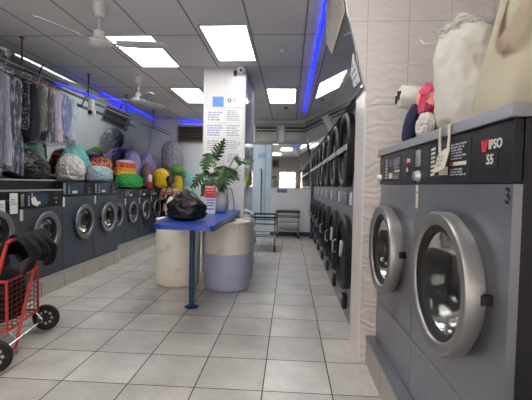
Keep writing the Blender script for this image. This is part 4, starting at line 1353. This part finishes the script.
for i, (y, lab, col, L, ws, wb_, bagged) in enumerate(GR):
    L += 0.07
    t = thing('hanging_garment', lab, 'garment', (-3.25, y, 2.632), R(14 + random.uniform(-1.5, 1.5)), 'garments on the rail')
    m = M['fleck'] if col is None else cloth('garment_cloth_%d' % i, col, 0.22, 0.75, 10, 0.35)
    bm = garment_shape(L - (0.24 if i > 5 else 0.02), ws, wb_, 0.072, i + 3); obj('cloth', bm, m, t, True, 80)
    b = BM()
    tube(b, [(0.0, 0, -0.075), (0, 0, -0.04), (0.022, 0, -0.03), (0.024, 0, 0.0), (0.0, 0, 0.022), (-0.022, 0, 0.005)], 0.004, 6)
    tube(b, [(-ws * 0.48, 0, -0.165), (-0.03, 0, -0.075), (0.03, 0, -0.075), (ws * 0.48, 0, -0.165)], 0.006, 6)
    obj('hanger', b, 'hanger', t)
    if i in (0, 1, 4, 8, 9, 10, 11):
        b = BM(); box(b, 0.03, 0.10, -0.035, -0.03, -0.125, -0.065); box(b, 0.02, 0.05, -0.02, 0.02, -0.09, -0.06); obj('paper_tag', b, mat('tag_%d' % i, rgb(204, 150 if i % 2 else 120, 110), 0.7, 0, 0.1, 9), t, False)
    if bagged:
        bm = garment_shape(L + 0.05 - (0.24 if i > 5 else 0.02), ws + 0.04, wb_ + 0.04, 0.100, i + 3); obj('film_cover', bm, 'film', t, True, 80)

def soft(name, label, cat, loc, rx, ry, h, m, seed, rot=0.0, group=None, **kw):
    bm = bag_bm(rx, ry, h, seed, **kw)
    o = obj(name, bm, m, None, True, 80)
    o.location = loc
    o.rotation_euler = (0, 0, rot)
    return tag(o, label, cat, group)
T2 = LZ + 1.17      # top of the tall pair
T3 = LZ + 1.04      # top of the small washers
M['green_white_bag'] = mat('green_white_plastic', rgb(132, 176, 158), 0.35, 0, 0.45, 9, 0.5, 12)
M['teal_bag'] = mat('teal_plastic', rgb(112, 192, 186), 0.35, 0, 0.25, 9, 0.5, 12)
M['white_bag'] = mat('white_plastic_bag', rgb(196, 196, 190), 0.4, 0, 0.12, 9, 0.5, 12)
M['grey_bag'] = mat('clear_grey_plastic', rgb(136, 138, 150), 0.35, 0, 0.25, 9, 0.5, 14)
M['purple_bag'] = mat('purple_plastic', rgb(140, 132, 178), 0.4, 0, 0.2, 7, 0.5, 10)
def bag(label, loc, rx, ry, h, m, seed, rot=0, knot=0.05, **kw):
    o = soft('laundry_bag', label, 'bag', loc, rx, ry, h, m, seed, rot, 'laundry bags on the left washers', knot=knot, **kw)
    return o
bag('black laundry sack on the ledge above the low washers', (-3.24, 4.55, LEDGE), 0.18, 0.34, 0.38, 'black_bag', 31, 0.0, 0.0, top=1.3, lean=(0, -0.08))
bag('pale green and white plastic sack behind the black sack, under the hanging garments', (-3.58, 4.98, T2), 0.16, 0.29, 0.66, 'green_white_bag', 32, 0, 0.0, fold=0.045, freq=4.0, top=2.0)
bag('white plastic laundry sack right of the black sack', (-3.20, 5.40, T2), 0.18, 0.19, 0.40, 'white_bag', 33, 0, 0.0, fold=0.045, freq=4.0, top=1.7)
bag('teal plastic sack behind the white sack', (-3.54, 6.08, T2), 0.20, 0.25, 0.60, 'teal_bag', 34, 0, 0.0, fold=0.045, freq=4.0, top=1.8)
bag('small grey film wrapped bundle right of the white sack', (-3.06, 5.68, T2), 0.07, 0.08, 0.27, 'grey_bag', 35, 0, 0.04)
def lblue():
    tt = NT('light_blue_pack')
    co, s = tt.xyz()
    v = tt.n('ShaderNodeTexVoronoi'); v.inputs['Scale'].default_value = 9; tt.l(co, v.inputs[0])
    f = tt.math('LESS_THAN', v.outputs[0], 0.25)
    n = tt.noise(co, 6)
    c = tt.mix(n, rgb(126, 158, 172), rgb(176, 206, 212))
    tt.set(**{'Base Color': tt.mix(f, c, rgb(170, 158, 118)), 'Roughness': 0.35})
    return tt.m
soft('duvet_pack', 'light blue printed duvet pack lying on the tall pair of washers', 'duvet', (-3.12, 6.08, T2), 0.16, 0.31, 0.25, lblue(), 36, 0.0, None, lump=0.18, top=3.0)
def patch():
    tt = NT('orange_pattern')
    co, s = tt.xyz()
    n = tt.noise(co, 14, 2)
    tt.set(**{'Base Color': tt.mix(tt.math('GREATER_THAN', n, 0.52), rgb(120, 52, 44), rgb(206, 122, 84)), 'Roughness': 0.75})
    return tt.m
soft('folded_blanket', 'folded orange and maroon patterned blanket behind the light blue pack', 'blanket', (-3.58, 7.02, T3), 0.15, 0.40, 0.58, patch(), 37, 0.0, None, lump=0.14, top=3.6)
rain = stripes('rainbow_stripes', 2, 0.42, [rgb(30, 60, 110), rgb(28, 106, 60), rgb(28, 106, 60), rgb(226, 186, 40), rgb(228, 150, 40), rgb(206, 74, 40), rgb(176, 44, 44), rgb(176, 160, 190)])
def rain_mat():
    tt = NT('rainbow_blanket')
    co, s = tt.xyz()
    rp = tt.n('ShaderNodeValToRGB'); rp.color_ramp.interpolation = 'CONSTANT'
    cs = [(0.0, rgb(30, 64, 60)), (0.36, rgb(24, 66, 52)), (0.47, rgb(230, 190, 40)), (0.60, rgb(226, 140, 44)), (0.72, rgb(196, 62, 40)), (0.90, rgb(178, 164, 196))]
    el = rp.color_ramp.elements
    while len(el) < len(cs): el.new(0.5)
    for i, (p, c) in enumerate(cs): el[i].position = p; el[i].color = c
    f = tt.math('DIVIDE', tt.math('ADD', s[2], tt.math('MULTIPLY', tt.noise(co, 6), 0.03)), 0.62)
    tt.l(f, rp.inputs[0])
    g = grid_line(tt, s[1], 0.0, 0.14, 0.012)
    tt.set(**{'Base Color': tt.mix(tt.math('MULTIPLY', g, 0.55), rp.outputs[0], rgb(220, 170, 60)), 'Roughness': 0.8})
    tt.bump(tt.noise(co, 18), 0.4, 0.01)
    return tt.m
soft('folded_blanket', 'folded rainbow striped blanket behind the green duvet', 'blanket', (-3.53, 8.00, T3), 0.15, 0.44, 0.60, rain_mat(), 38, 0.0, None, lump=0.10, top=4.0)
soft('rolled_duvet', 'bright green rolled duvet lying on the small washers', 'duvet', (-3.31, 7.72, T3), 0.16, 0.50, 0.31, cloth('green_duvet', rgb(36, 138, 62), 0.2, 0.7, 6, 0.3), 39, -0.06, None, lump=0.16, top=2.0)
bag('lavender sack behind the orange blanket and the rainbow blanket', (-3.68, 8.72, T3), 0.20, 0.28, 0.84, 'purple_bag', 40, 0, 0.0, lump=0.15, top=2.2)
bag('lavender sack standing right of the rainbow blanket', (-3.56, 9.34, T3), 0.20, 0.30, 0.84, 'purple_bag', 41, 0, 0.0, lump=0.15, top=2.2)
bag('brown sack in front of the right hand lavender sack', (-3.32, 8.72, T3), 0.11, 0.17, 0.58, mat('brown_plastic', rgb(104, 82, 78), 0.5, 0, 0.2, 8, 0.4, 12), 42, 0, 0.0)
soft('cushion', 'plump yellow cushion behind the person', 'cushion', (-3.10, 9.04, T3), 0.19, 0.22, 0.47, cloth('yellow_cloth', rgb(214, 178, 30), 0.12, 0.7, 6, 0.25), 43, 0.0, None, lump=0.12, top=2.4)
# small red and white figure of cloth between brown sack and cushion
t = thing('cloth_bundle', 'small red and white cloth bundle left of the yellow cushion', 'bundle', (-3.10, 8.28, T3))
obj('red_base', bag_bm(0.06, 0.07, 0.17, 44, 0, 0.2), cloth('red_cloth', rgb(170, 44, 48), 0.2), t, True, 80)
bm = bag_bm(0.05, 0.06, 0.17, 45, 0, 0.2)
for v in bm.verts: v.co.z += 0.145
obj('white_top', bm, cloth('white_cloth', rgb(196, 196, 206), 0.1), t, True, 80)
CT = LZ + 0.885
t = thing('stuffed_toy', 'green and yellow stuffed toy on the dark cupboard right of the person', 'toy', (-2.82, 9.50, CT), R(-10))
obj('body', bag_bm(0.11, 0.10, 0.50, 46, 0, 0.15, top=2.6), cloth('yellow_plush', rgb(206, 172, 46), 0.2, 0.8, 12), t, True, 80)
bm = BM(); sph(bm, (0, -0.01, 0.60), 0.17, 0.13, 0.14, 28, 18)
for v in bm.verts: v.co += v.co.normalized() * 0.02 * fbm(v.co, 6, 3)
sph(bm, (0.16, 0.0, 0.52), 0.06, 0.05, 0.11); sph(bm, (-0.15, 0.0, 0.52), 0.06, 0.05, 0.11)
obj('head', bm, cloth('green_plush', rgb(88, 140, 74), 0.25, 0.8, 12), t, True, 80)
bm = BM(); sph(bm, (-0.06, -0.06, 0.05), 0.06, 0.10, 0.05); sph(bm, (0.06, -0.06, 0.05), 0.06, 0.10, 0.05); obj('foot', bm, bpy.data.materials['green_plush'], t, True, 80)
soft('cushion', 'round pale teal cushion in the back corner left of the pillar', 'cushion', (-2.66, 9.80, CT), 0.16, 0.14, 0.60, cloth('pale_teal_cloth', rgb(128, 178, 170), 0.15), 47, 0, None, lump=0.12)
t = thing('bucket', 'small white bucket on the end of the dark cupboard', 'bucket', (-2.545, 9.42, CT))
b = BM(); lathe(b, [(0, 0.004), (0.07, 0), (0.085, 0.20), (0.092, 0.20), (0.092, 0.215), (0.080, 0.215), (0.066, 0.01), (0, 0.012)], n=28); obj('pail', b, 'white_plastic', t)
b = BM(); tube(b, [(0.09 * math.cos(a), -0.02 - 0.05 * math.sin(a), 0.20 - 0.05 * math.sin(a)) for a in [PI * k / 10 for k in range(11)]], 0.004, 6); obj('handle', b, 'chrome', t)
t = thing('hanging_bundle', 'grey film wrapped bundle hung from the far end of the garment rail', 'bundle', (-3.02, 9.62, 2.632))
bm = bag_bm(0.27, 0.20, 0.72, 48, 0.0, 0.15, 2.5, 5, 2.6)
for v in bm.verts: v.co.z -= 0.94
obj('wrapped_cloth', bm, 'grey_bag', t, True, 80)
b = BM(); tube(b, [(0, 0, -0.22), (-0.04, 0, -0.08), (-0.20, 0, 0.0), (-0.23, 0, 0.022), (-0.25, 0, 0.0)], 0.005, 6); obj('cord', b, 'cable', t)
t = thing('wall_box', 'white fitting hung on a ceiling rod above the tall pair of washers', 'fitting', (-3.25, 5.98, 2.55))
b = BM(); box(b, 0.02, 0.09, -0.06, 0.04, -0.10, 0.13, 0.012); box(b, 0.0, 0.03, -0.02, 0.02, 0.0, 0.06); box(b, 0.03, 0.15, -0.09, -0.04, -0.17, -0.07, 0.01); obj('case', b, 'white_plastic', t)
b = BM(); lathe(b, [(0, 0), (0.03, 0), (0.035, 0.03), (0, 0.03)], Matrix.Translation((0.09, -0.10, -0.12)) @ Matrix.Rotation(R(90), 4, 'X'), 16); obj('lens', b, 'panel_black', t)

# ------------------------------------------------------------------ bags on the right hand worktop
M['canvas'] = cloth('cream_canvas', rgb(192, 187, 178), 0.07, 0.85, 5, 0.25)
M['tote'] = cloth('natural_tote', rgb(178, 168, 148), 0.08, 0.9, 5, 0.3)
M['navy'] = cloth('navy_knit', rgb(24, 28, 62), 0.25, 0.85, 30, 0.4)
t = thing('laundry_sack', 'big cream canvas laundry sack tied at the top, on the steel worktop', 'bag', along(0.93, TOP + 0.001, -0.205), TH)
bm = bag_bm(0.165, 0.16, 0.55, 51, 0.0, 0.14, 2.0, 5, 2.8, 0.022, (-0.06, 0.0))
obj('body', bm, 'canvas', t, True, 80)
bm = bag_bm(0.10, 0.12, 0.115, 52, 0.0, 0.3, 3.5, 5, 1.6, 0.06)
for v in bm.verts:
    v.co.z += 0.475; v.co.x -= 0.06
obj('gathered_neck', bm, 'canvas', t, True, 80)
b = BM()
for k in range(5):
    pts = []
    for i in range(14):
        a = 2 * PI * i / 14
        pts.append((-0.05 + (0.09 - 0.012 * k) * math.cos(a), (0.10 - 0.01 * k) * math.sin(a), 0.525 + 0.016 * k + 0.014 * math.sin(2 * a + k)))
    tube(b, pts, 0.008, 7, True)
tube(b, [(-0.10, -0.08, 0.525), (-0.15, -0.14, 0.50), (-0.20, -0.17, 0.515), (-0.24, -0.17, 0.55)], 0.006, 7)
obj('cord', b, 'canvas', t)
b = BM(); tube(b, [(-0.15, -0.05, 0.52), (-0.17, -0.07, 0.55), (-0.15, -0.06, 0.58), (-0.12, -0.03, 0.56)], 0.010, 7); obj('blue_tie', b, mat('blue_tie', rgb(48, 88, 170), 0.6, 0, 0.1, 9), t)

# tote bag
t = thing('tote_bag', 'natural canvas tote bag nearest the camera on the steel worktop', 'bag', along(1.30, TOP + 0.001, -0.28), TH)
bm = BM()
NR, NC = 30, 44
rings = []
for r in range(NR + 1):
    u = r / NR
    z = 0.62 * u
    hw = 0.225 - 0.03 * u + 0.012 * math.sin(u * 6)
    hd = 0.17 * (1 - u) ** 0.6 + 0.03
    ring = []
    for c in range(NC):
        a = 2 * PI * c / NC
        ca, sa = math.cos(a), math.sin(a)
        n_ = 0.016 * noise.noise(Vector((ca * 1.6, sa * 1.6, u * 2.2 + 3))) + 0.012 * math.sin(u * 4 + ca * 5)
        x = hw * abs(ca) ** 0.55 * (1 if ca > 0 else -1)
        y = hd * abs(sa) ** 0.8 * (1 if sa > 0 else -1)
        x += n_; y += n_ * (1 if sa > 0 else -1)
        ring.append(bm.verts.new((x + 0.05 * u, y - 0.03 * u + 0.0, z)))
    rings.append(ring)
for A, B in zip(rings, rings[1:]):
    for k in range(NC):
        bm.faces.new((A[k], A[(k + 1) % NC], B[(k + 1) % NC], B[k]))
bm.faces.new(list(reversed(rings[0])))
inner = [bm.verts.new(v.co * 0.97 + Vector((0.0015, 0, -0.30))) for v in rings[-1]]
for k in range(NC):
    bm.faces.new((rings[-1][k], rings[-1][(k + 1) % NC], inner[(k + 1) % NC], inner[k]))
bm.faces.new(inner)
obj('body', bm, 'tote', t, True, 80)
M['strap'] = cloth('tote_strap', rgb(206, 188, 170), 0.06, 0.85, 8, 0.15)
for ys, nm in ((-0.062, 0), (0.01, 1)):
    bm = BM()
    pts = []
    for i in range(25):
        u = i / 24
        if nm == 0:      # front strap falls forward over the bag
            x = -0.03 + 0.24 * u
            z = 0.60 - 0.33 * math.sin(PI * u) ** 0.7
            y = ys - 0.02 - 0.115 * math.sin(PI * u) ** 0.7
        else:
            x = -0.08 + 0.24 * u
            z = 0.60 + 0.17 * math.sin(PI * u)
            y = ys
        pts.append(Vector((x, y, z)))
    prev = None
    for i, p in enumerate(pts):
        d = (pts[min(i + 1, 24)] - pts[max(i - 1, 0)]).normalized()
        w = d.cross(Vector((0, 1, 0.3))).normalized() * 0.026
        v0, v1 = bm.verts.new(p - w), bm.verts.new(p + w)
        if prev: bm.faces.new((prev[0], prev[1], v1, v0))
        prev = (v0, v1)
    bmesh.ops.solidify(bm, geom=bm.faces[:], thickness=0.004)
    obj('strap', bm, 'strap', t, True, 60)

# rolled towel, navy sock, small prints
t = thing('rolled_towel', 'white rolled towel with a dark stitched end left of the cream sack', 'towel', along(0.47, TOP + 0.280, -0.115), TH)
bm = BM()
lathe(bm, [(0, -0.13), (0.05, -0.132), (0.068, -0.118), (0.072, 0.0), (0.07, 0.118), (0.05, 0.13), (0, 0.128)], Matrix.Rotation(R(84), 4, 'X'), 32)
for v in bm.verts: v.co += v.co.normalized() * 0.010 * fbm(v.co, 14, 6)
obj('roll', bm, cloth('white_towel', rgb(206, 202, 196), 0.06, 0.9, 30, 0.3), t, True, 60)
b = BM()
for k in range(2): box(b, -0.03 + 0.035 * k, -0.010 + 0.035 * k, -0.142, -0.120, -0.03 + 0.02 * k, 0.02 + 0.02 * k)
obj('stitching', b, 'ink', t, False)
def floral():
    tt = NT('floral_print')
    co, s = tt.xyz()
    v = tt.n('ShaderNodeTexVoronoi'); v.inputs['Scale'].default_value = 17; tt.l(co, v.inputs[0])
    rp = tt.n('ShaderNodeValToRGB'); rp.color_ramp.interpolation = 'CONSTANT'
    cs = [(0, rgb(150, 40, 80)), (0.25, rgb(196, 70, 100)), (0.5, rgb(236, 150, 130)), (0.7, rgb(150, 176, 166)), (0.85, rgb(210, 150, 160))]
    el = rp.color_ramp.elements
    while len(el) < len(cs): el.new(0.5)
    for i, (p, c) in enumerate(cs): el[i].position = p; el[i].color = c
    sp = tt.n('ShaderNodeSeparateXYZ'); tt.l(v.outputs[1], sp.inputs[0])
    tt.l(sp.outputs[0], rp.inputs[0])
    tt.set(**{'Base Color': rp.outputs[0], 'Roughness': 0.8})
    return tt.m
soft('folded_cloth', 'crumpled pink and red floral cloth squeezed between the towel and the cream sack', 'cloth', along(0.755, TOP + 0.130, -0.06), 0.055, 0.05, 0.17, floral(), 53, TH, None, lump=0.25, top=1.8)
soft('folded_cloth', 'crumpled white cloth under the floral cloth at the worktop edge', 'cloth', along(0.775, TOP + 0.001, -0.05), 0.06, 0.05, 0.14, cloth('crumpled_white', rgb(196, 190, 184), 0.12, 0.85, 20, 0.4), 54, TH, None, lump=0.3)
soft('folded_cloth', 'folded beige cloth carrying the rolled towel', 'cloth', along(0.585, TOP + 0.001, -0.14), 0.085, 0.09, 0.215, cloth('beige_cloth', rgb(176, 160, 140), 0.12, 0.85, 20, 0.4), 55, TH, None, lump=0.15, top=5.0)
t = thing('sock', 'dark navy knitted sock slumped at the front of the steel worktop', 'sock', along(0.590, TOP + 0.001, -0.012), TH)
bm = bag_bm(0.074, 0.034, 0.21, 56, 0, 0.16, 2.5, 4, 2.2, 0.02, (0.05, 0.02))
obj('foot', bm, 'navy', t, True, 80)
bm = BM(); tube(bm, [(0.04, 0.02, 0.14), (0.08, 0.03, 0.165), (0.115, 0.04, 0.15)], 0.022, 12, False, [0.03, 0.028, 0.030]); obj('cuff', bm, 'navy', t)
b = BM()
tube(b, [(-0.06, 0, 0), (0.0, 0, 0.05), (0.06, -0.01, 0.06), (0.10, 0, 0.02)], 0.03, 10, False, [0.012, 0.03, 0.034, 0.014])
o = obj('dark_garment', b, cloth('dark_purple', rgb(40, 26, 44), 0.2), None, True, 60); o.location = along(1.20, TOP + 0.62, -0.30); 
bpy.data.objects.remove(o)

# ------------------------------------------------------------------ person at the back left
def skin_mesh(verts, edges, radii, root, sub=2):
    me = bpy.data.meshes.new('skin_tmp')
    me.from_pydata(verts, edges, [])
    o = bpy.data.objects.new('skin_tmp', me)
    COL.objects.link(o)
    o.modifiers.new('skin', 'SKIN')
    s = o.modifiers.new('sub', 'SUBSURF'); s.levels = sub; s.render_levels = sub
    for i, r in enumerate(radii):
        rr = (r, r) if isinstance(r, (int, float)) else r
        me.skin_vertices[0].data[i].radius = rr
        me.skin_vertices[0].data[i].use_root = (i == root)
    dg = bpy.context.evaluated_depsgraph_get()
    out = bpy.data.meshes.new_from_object(o.evaluated_get(dg))
    bpy.data.objects.remove(o)
    return out
def mesh_obj(name, me, m, parent):
    o = bpy.data.objects.new(name, me)
    me.name = name
    me.materials.clear()
    me.materials.append(M[m] if isinstance(m, str) else m)
    me.shade_smooth()
    COL.objects.link(o)
    o.parent = parent
    return o
# local frame: +Y is the way the person faces, X to the person's right, Z up
J = dict(pelvis=(0, 0, 0.80), waist=(0, 0.015, 0.93), chest=(0, 0.04, 1.09), neck0=(0, 0.045, 1.215), neck1=(0, 0.06, 1.265), head0=(0, 0.075, 1.325), head1=(0, 0.08, 1.395), head2=(0, 0.07, 1.455))
vs, es, rs, ix = [], [], [], {}
def jv(n, p, r, par=None):
    ix[n] = len(vs); vs.append(p); rs.append(r)
    if par is not None: es.append((ix[par], ix[n]))
jv('pelvis', J['pelvis'], (0.135, 0.10))
jv('waist', J['waist'], (0.115, 0.085), 'pelvis')
jv('chest', J['chest'], (0.13, 0.095), 'waist')
jv('neck0', J['neck0'], (0.075, 0.06), 'chest')
jv('neck1', J['neck1'], 0.045, 'neck0')
jv('head0', J['head0'], (0.060, 0.075), 'neck1')
jv('head1', J['head1'], (0.072, 0.088), 'head0')
jv('head2', J['head2'], (0.052, 0.066), 'head1')
for sd, nm in ((1, 'r'), (-1, 'l')):
    fwd = 0.34 if sd < 0 else 0.27
    jv('sh' + nm, (0.155 * sd, 0.035, 1.185), 0.052, 'chest')
    jv('el' + nm, (0.215 * sd, 0.10, 0.965), 0.038, 'sh' + nm)
    jv('wr' + nm, (0.165 * sd, fwd - 0.02, 0.985 if sd < 0 else 0.93), 0.026, 'el' + nm)
    jv('pa' + nm, (0.150 * sd, fwd + 0.055, 0.99 if sd < 0 else 0.925), (0.032, 0.016), 'wr' + nm)
    jv('hip' + nm, (0.085 * sd, 0.0, 0.74), 0.088, 'pelvis')
    jv('kn' + nm, (0.095 * sd, 0.025, 0.42), 0.058, 'hip' + nm)
    jv('an' + nm, (0.095 * sd, -0.01, 0.085), 0.038, 'kn' + nm)
    jv('to' + nm, (0.105 * sd, 0.13, 0.035), (0.036, 0.024), 'an' + nm)
body_me = skin_mesh(vs, es, rs, 0)
M['skin'] = mat('skin', rgb(190, 142, 116), 0.5, 0, 0.06, 8)
PR = thing('person', 'person in dark halter top and trousers seen from behind, reaching to the far washers', 'person', (-2.755, 8.62, 0), R(12))
bm = BM(); bm.from_mesh(body_me)
# fingers, thumb, nose and ears are part of the same mesh
for sd in (1, -1):
    p = Vector(vs[ix['par' if sd > 0 else 'pal']])
    w = Vector(vs[ix['wrr' if sd > 0 else 'wrl']])
    d = (p - w).normalized()
    side = d.cross(Vector((0, 0, 1))).normalized()
    for k, (off, ln) in enumerate(((-0.026, 0.062), (-0.009, 0.075), (0.009, 0.070), (0.025, 0.054))):
        b0 = p + side * off - d * 0.01
        tube(bm, [b0, b0 + d * ln * 0.5 + Vector((0, 0, -0.004)), b0 + d * ln * 0.8 + Vector((0, 0, -0.020)), b0 + d * ln * 0.9 + Vector((0, 0, -0.036))], 0.008, 8, False, [0.0095, 0.009, 0.008, 0.006])
    b0 = w + d * 0.025 - side * sd * 0.026
    tube(bm, [b0, b0 - side * sd * 0.024 + d * 0.020, b0 - side * sd * 0.030 + d * 0.048 + Vector((0, 0, -0.010))], 0.009, 8, False, [0.012, 0.010, 0.007])
sph(bm, (0, 0.172, 1.378), 0.013, 0.018, 0.022, 12, 8)
for sd in (1, -1):
    sph(bm, (0.074 * sd, 0.065, 1.380), 0.010, 0.018, 0.028, 12, 8)
bm.to_mesh(body_me); bm.free()
mesh_obj('body', body_me, 'skin', PR)
b = BM()
for sd in (1, -1): sph(b, (0.030 * sd, 0.158, 1.400), 0.011, 0.008, 0.007, 10, 8)
obj('eye', b, 'ink', PR)
b = BM(); sph(b, (0, 0.155, 1.340), 0.022, 0.010, 0.007, 10, 8); obj('mouth', b, mat('lips', rgb(150, 84, 80), 0.5, 0, 0.05, 9), PR)
# hair: cap and a low knot
bm = BM(); bmesh.ops.create_icosphere(bm, subdivisions=4, radius=1.0)
for v in bm.verts:
    d = v.co.copy()
    v.co = Vector((d.x * 0.092, d.y * 0.108 + 0.055, d.z * 0.098 + 1.418))
    if d.y > 0.35 and d.z < 0.45:
        v.co.y = min(v.co.y, 0.055 + 0.108 * 0.62)
    v.co += Vector((0.004, 0.003, 0)) * math.sin(d.x * 40)
sph(bm, (0, -0.045, 1.345), 0.062, 0.05, 0.085, 20, 14)
obj('hair', bm, mat('dark_hair', rgb(24, 20, 20), 0.5, 0, 0.3, 40), PR, True, 80)
M['dark_top'] = cloth('dark_top', rgb(34, 24, 28), 0.25, 0.7, 14)
me = skin_mesh([(0, 0, 0.80), (0, 0.015, 0.93), (0, 0.04, 1.06), (0, 0.042, 1.10)], [(0, 1), (1, 2), (2, 3)], [(0.150, 0.115), (0.128, 0.098), (0.142, 0.108), (0.128, 0.100)], 0)
mesh_obj('halter_top', me, 'dark_top', PR)
b = BM()
for sd in (1, -1):
    tube(b, [(0.085 * sd, -0.062, 1.10), (0.06 * sd, -0.050, 1.19), (0.035 * sd, 0.0, 1.262), (0.06 * sd, 0.10, 1.20), (0.075 * sd, 0.135, 1.12)], 0.012, 8)
tube(b, [(-0.11, -0.058, 1.09), (0.0, -0.072, 1.135), (0.11, -0.058, 1.09)], 0.010, 8)
obj('strap', b, 'dark_top', PR)
M['trousers'] = cloth('dark_trousers', rgb(26, 25, 30), 0.2, 0.8, 12)
tv = [(0, 0, 0.84), (0, 0, 0.79)] ; te = [(0, 1)]; tr = [(0.142, 0.108), (0.15, 0.118)]
for sd in (1, -1):
    n0 = len(tv)
    tv += [(0.088 * sd, 0.0, 0.72), (0.098 * sd, 0.022, 0.42), (0.097 * sd, -0.008, 0.10)]
    tr += [0.103, 0.076, 0.066]
    te += [(1, n0), (n0, n0 + 1), (n0 + 1, n0 + 2)]
mesh_obj('trousers', skin_mesh(tv, te, tr, 1), 'trousers', PR)
for sd in (1, -1):
    bm = BM(); bmesh.ops.create_icosphere(bm, subdivisions=3, radius=1.0)
    for v in bm.verts:
        v.co = Vector((v.co.x * 0.048 + 0.10 * sd, v.co.y * 0.128 + 0.055, max(0.0, v.co.z * 0.06 + 0.045)))
    obj('shoe', bm, 'black_plastic', PR, True, 80)

# ------------------------------------------------------------------ light, world, view
w = bpy.data.worlds.new('world')
scene.world = w
w.use_nodes = True
bg = w.node_tree.nodes['Background']
sky = w.node_tree.nodes.new('ShaderNodeTexSky')
sky.sky_type = 'HOSEK_WILKIE'
sky.turbidity = 6
sky.sun_direction = (0.2, 0.6, 0.75)
mixn = w.node_tree.nodes.new('ShaderNodeMix')
mixn.data_type = 'RGBA'
mixn.inputs[0].default_value = 0.75
mixn.inputs[7].default_value = (0.95, 0.98, 1.0, 1)
w.node_tree.links.new(sky.outputs[0], mixn.inputs[6])
w.node_tree.links.new(mixn.outputs[2], bg.inputs[0])
bg.inputs[1].default_value = 15.0
vs_ = scene.view_settings
scene.display_settings.display_device = 'sRGB'
vs_.view_transform = 'Standard'
vs_.look = 'None'
vs_.gamma = 1.0
vs_.use_curve_mapping = False
vs_.exposure = EXPO
cy = scene.cycles
cy.use_denoising = True
cy.max_bounces = 10
cy.diffuse_bounces = 8
cy.transparent_max_bounces = 16
cy.sample_clamp_indirect = 10.0
cy.caustics_reflective = False
cy.caustics_refractive = False
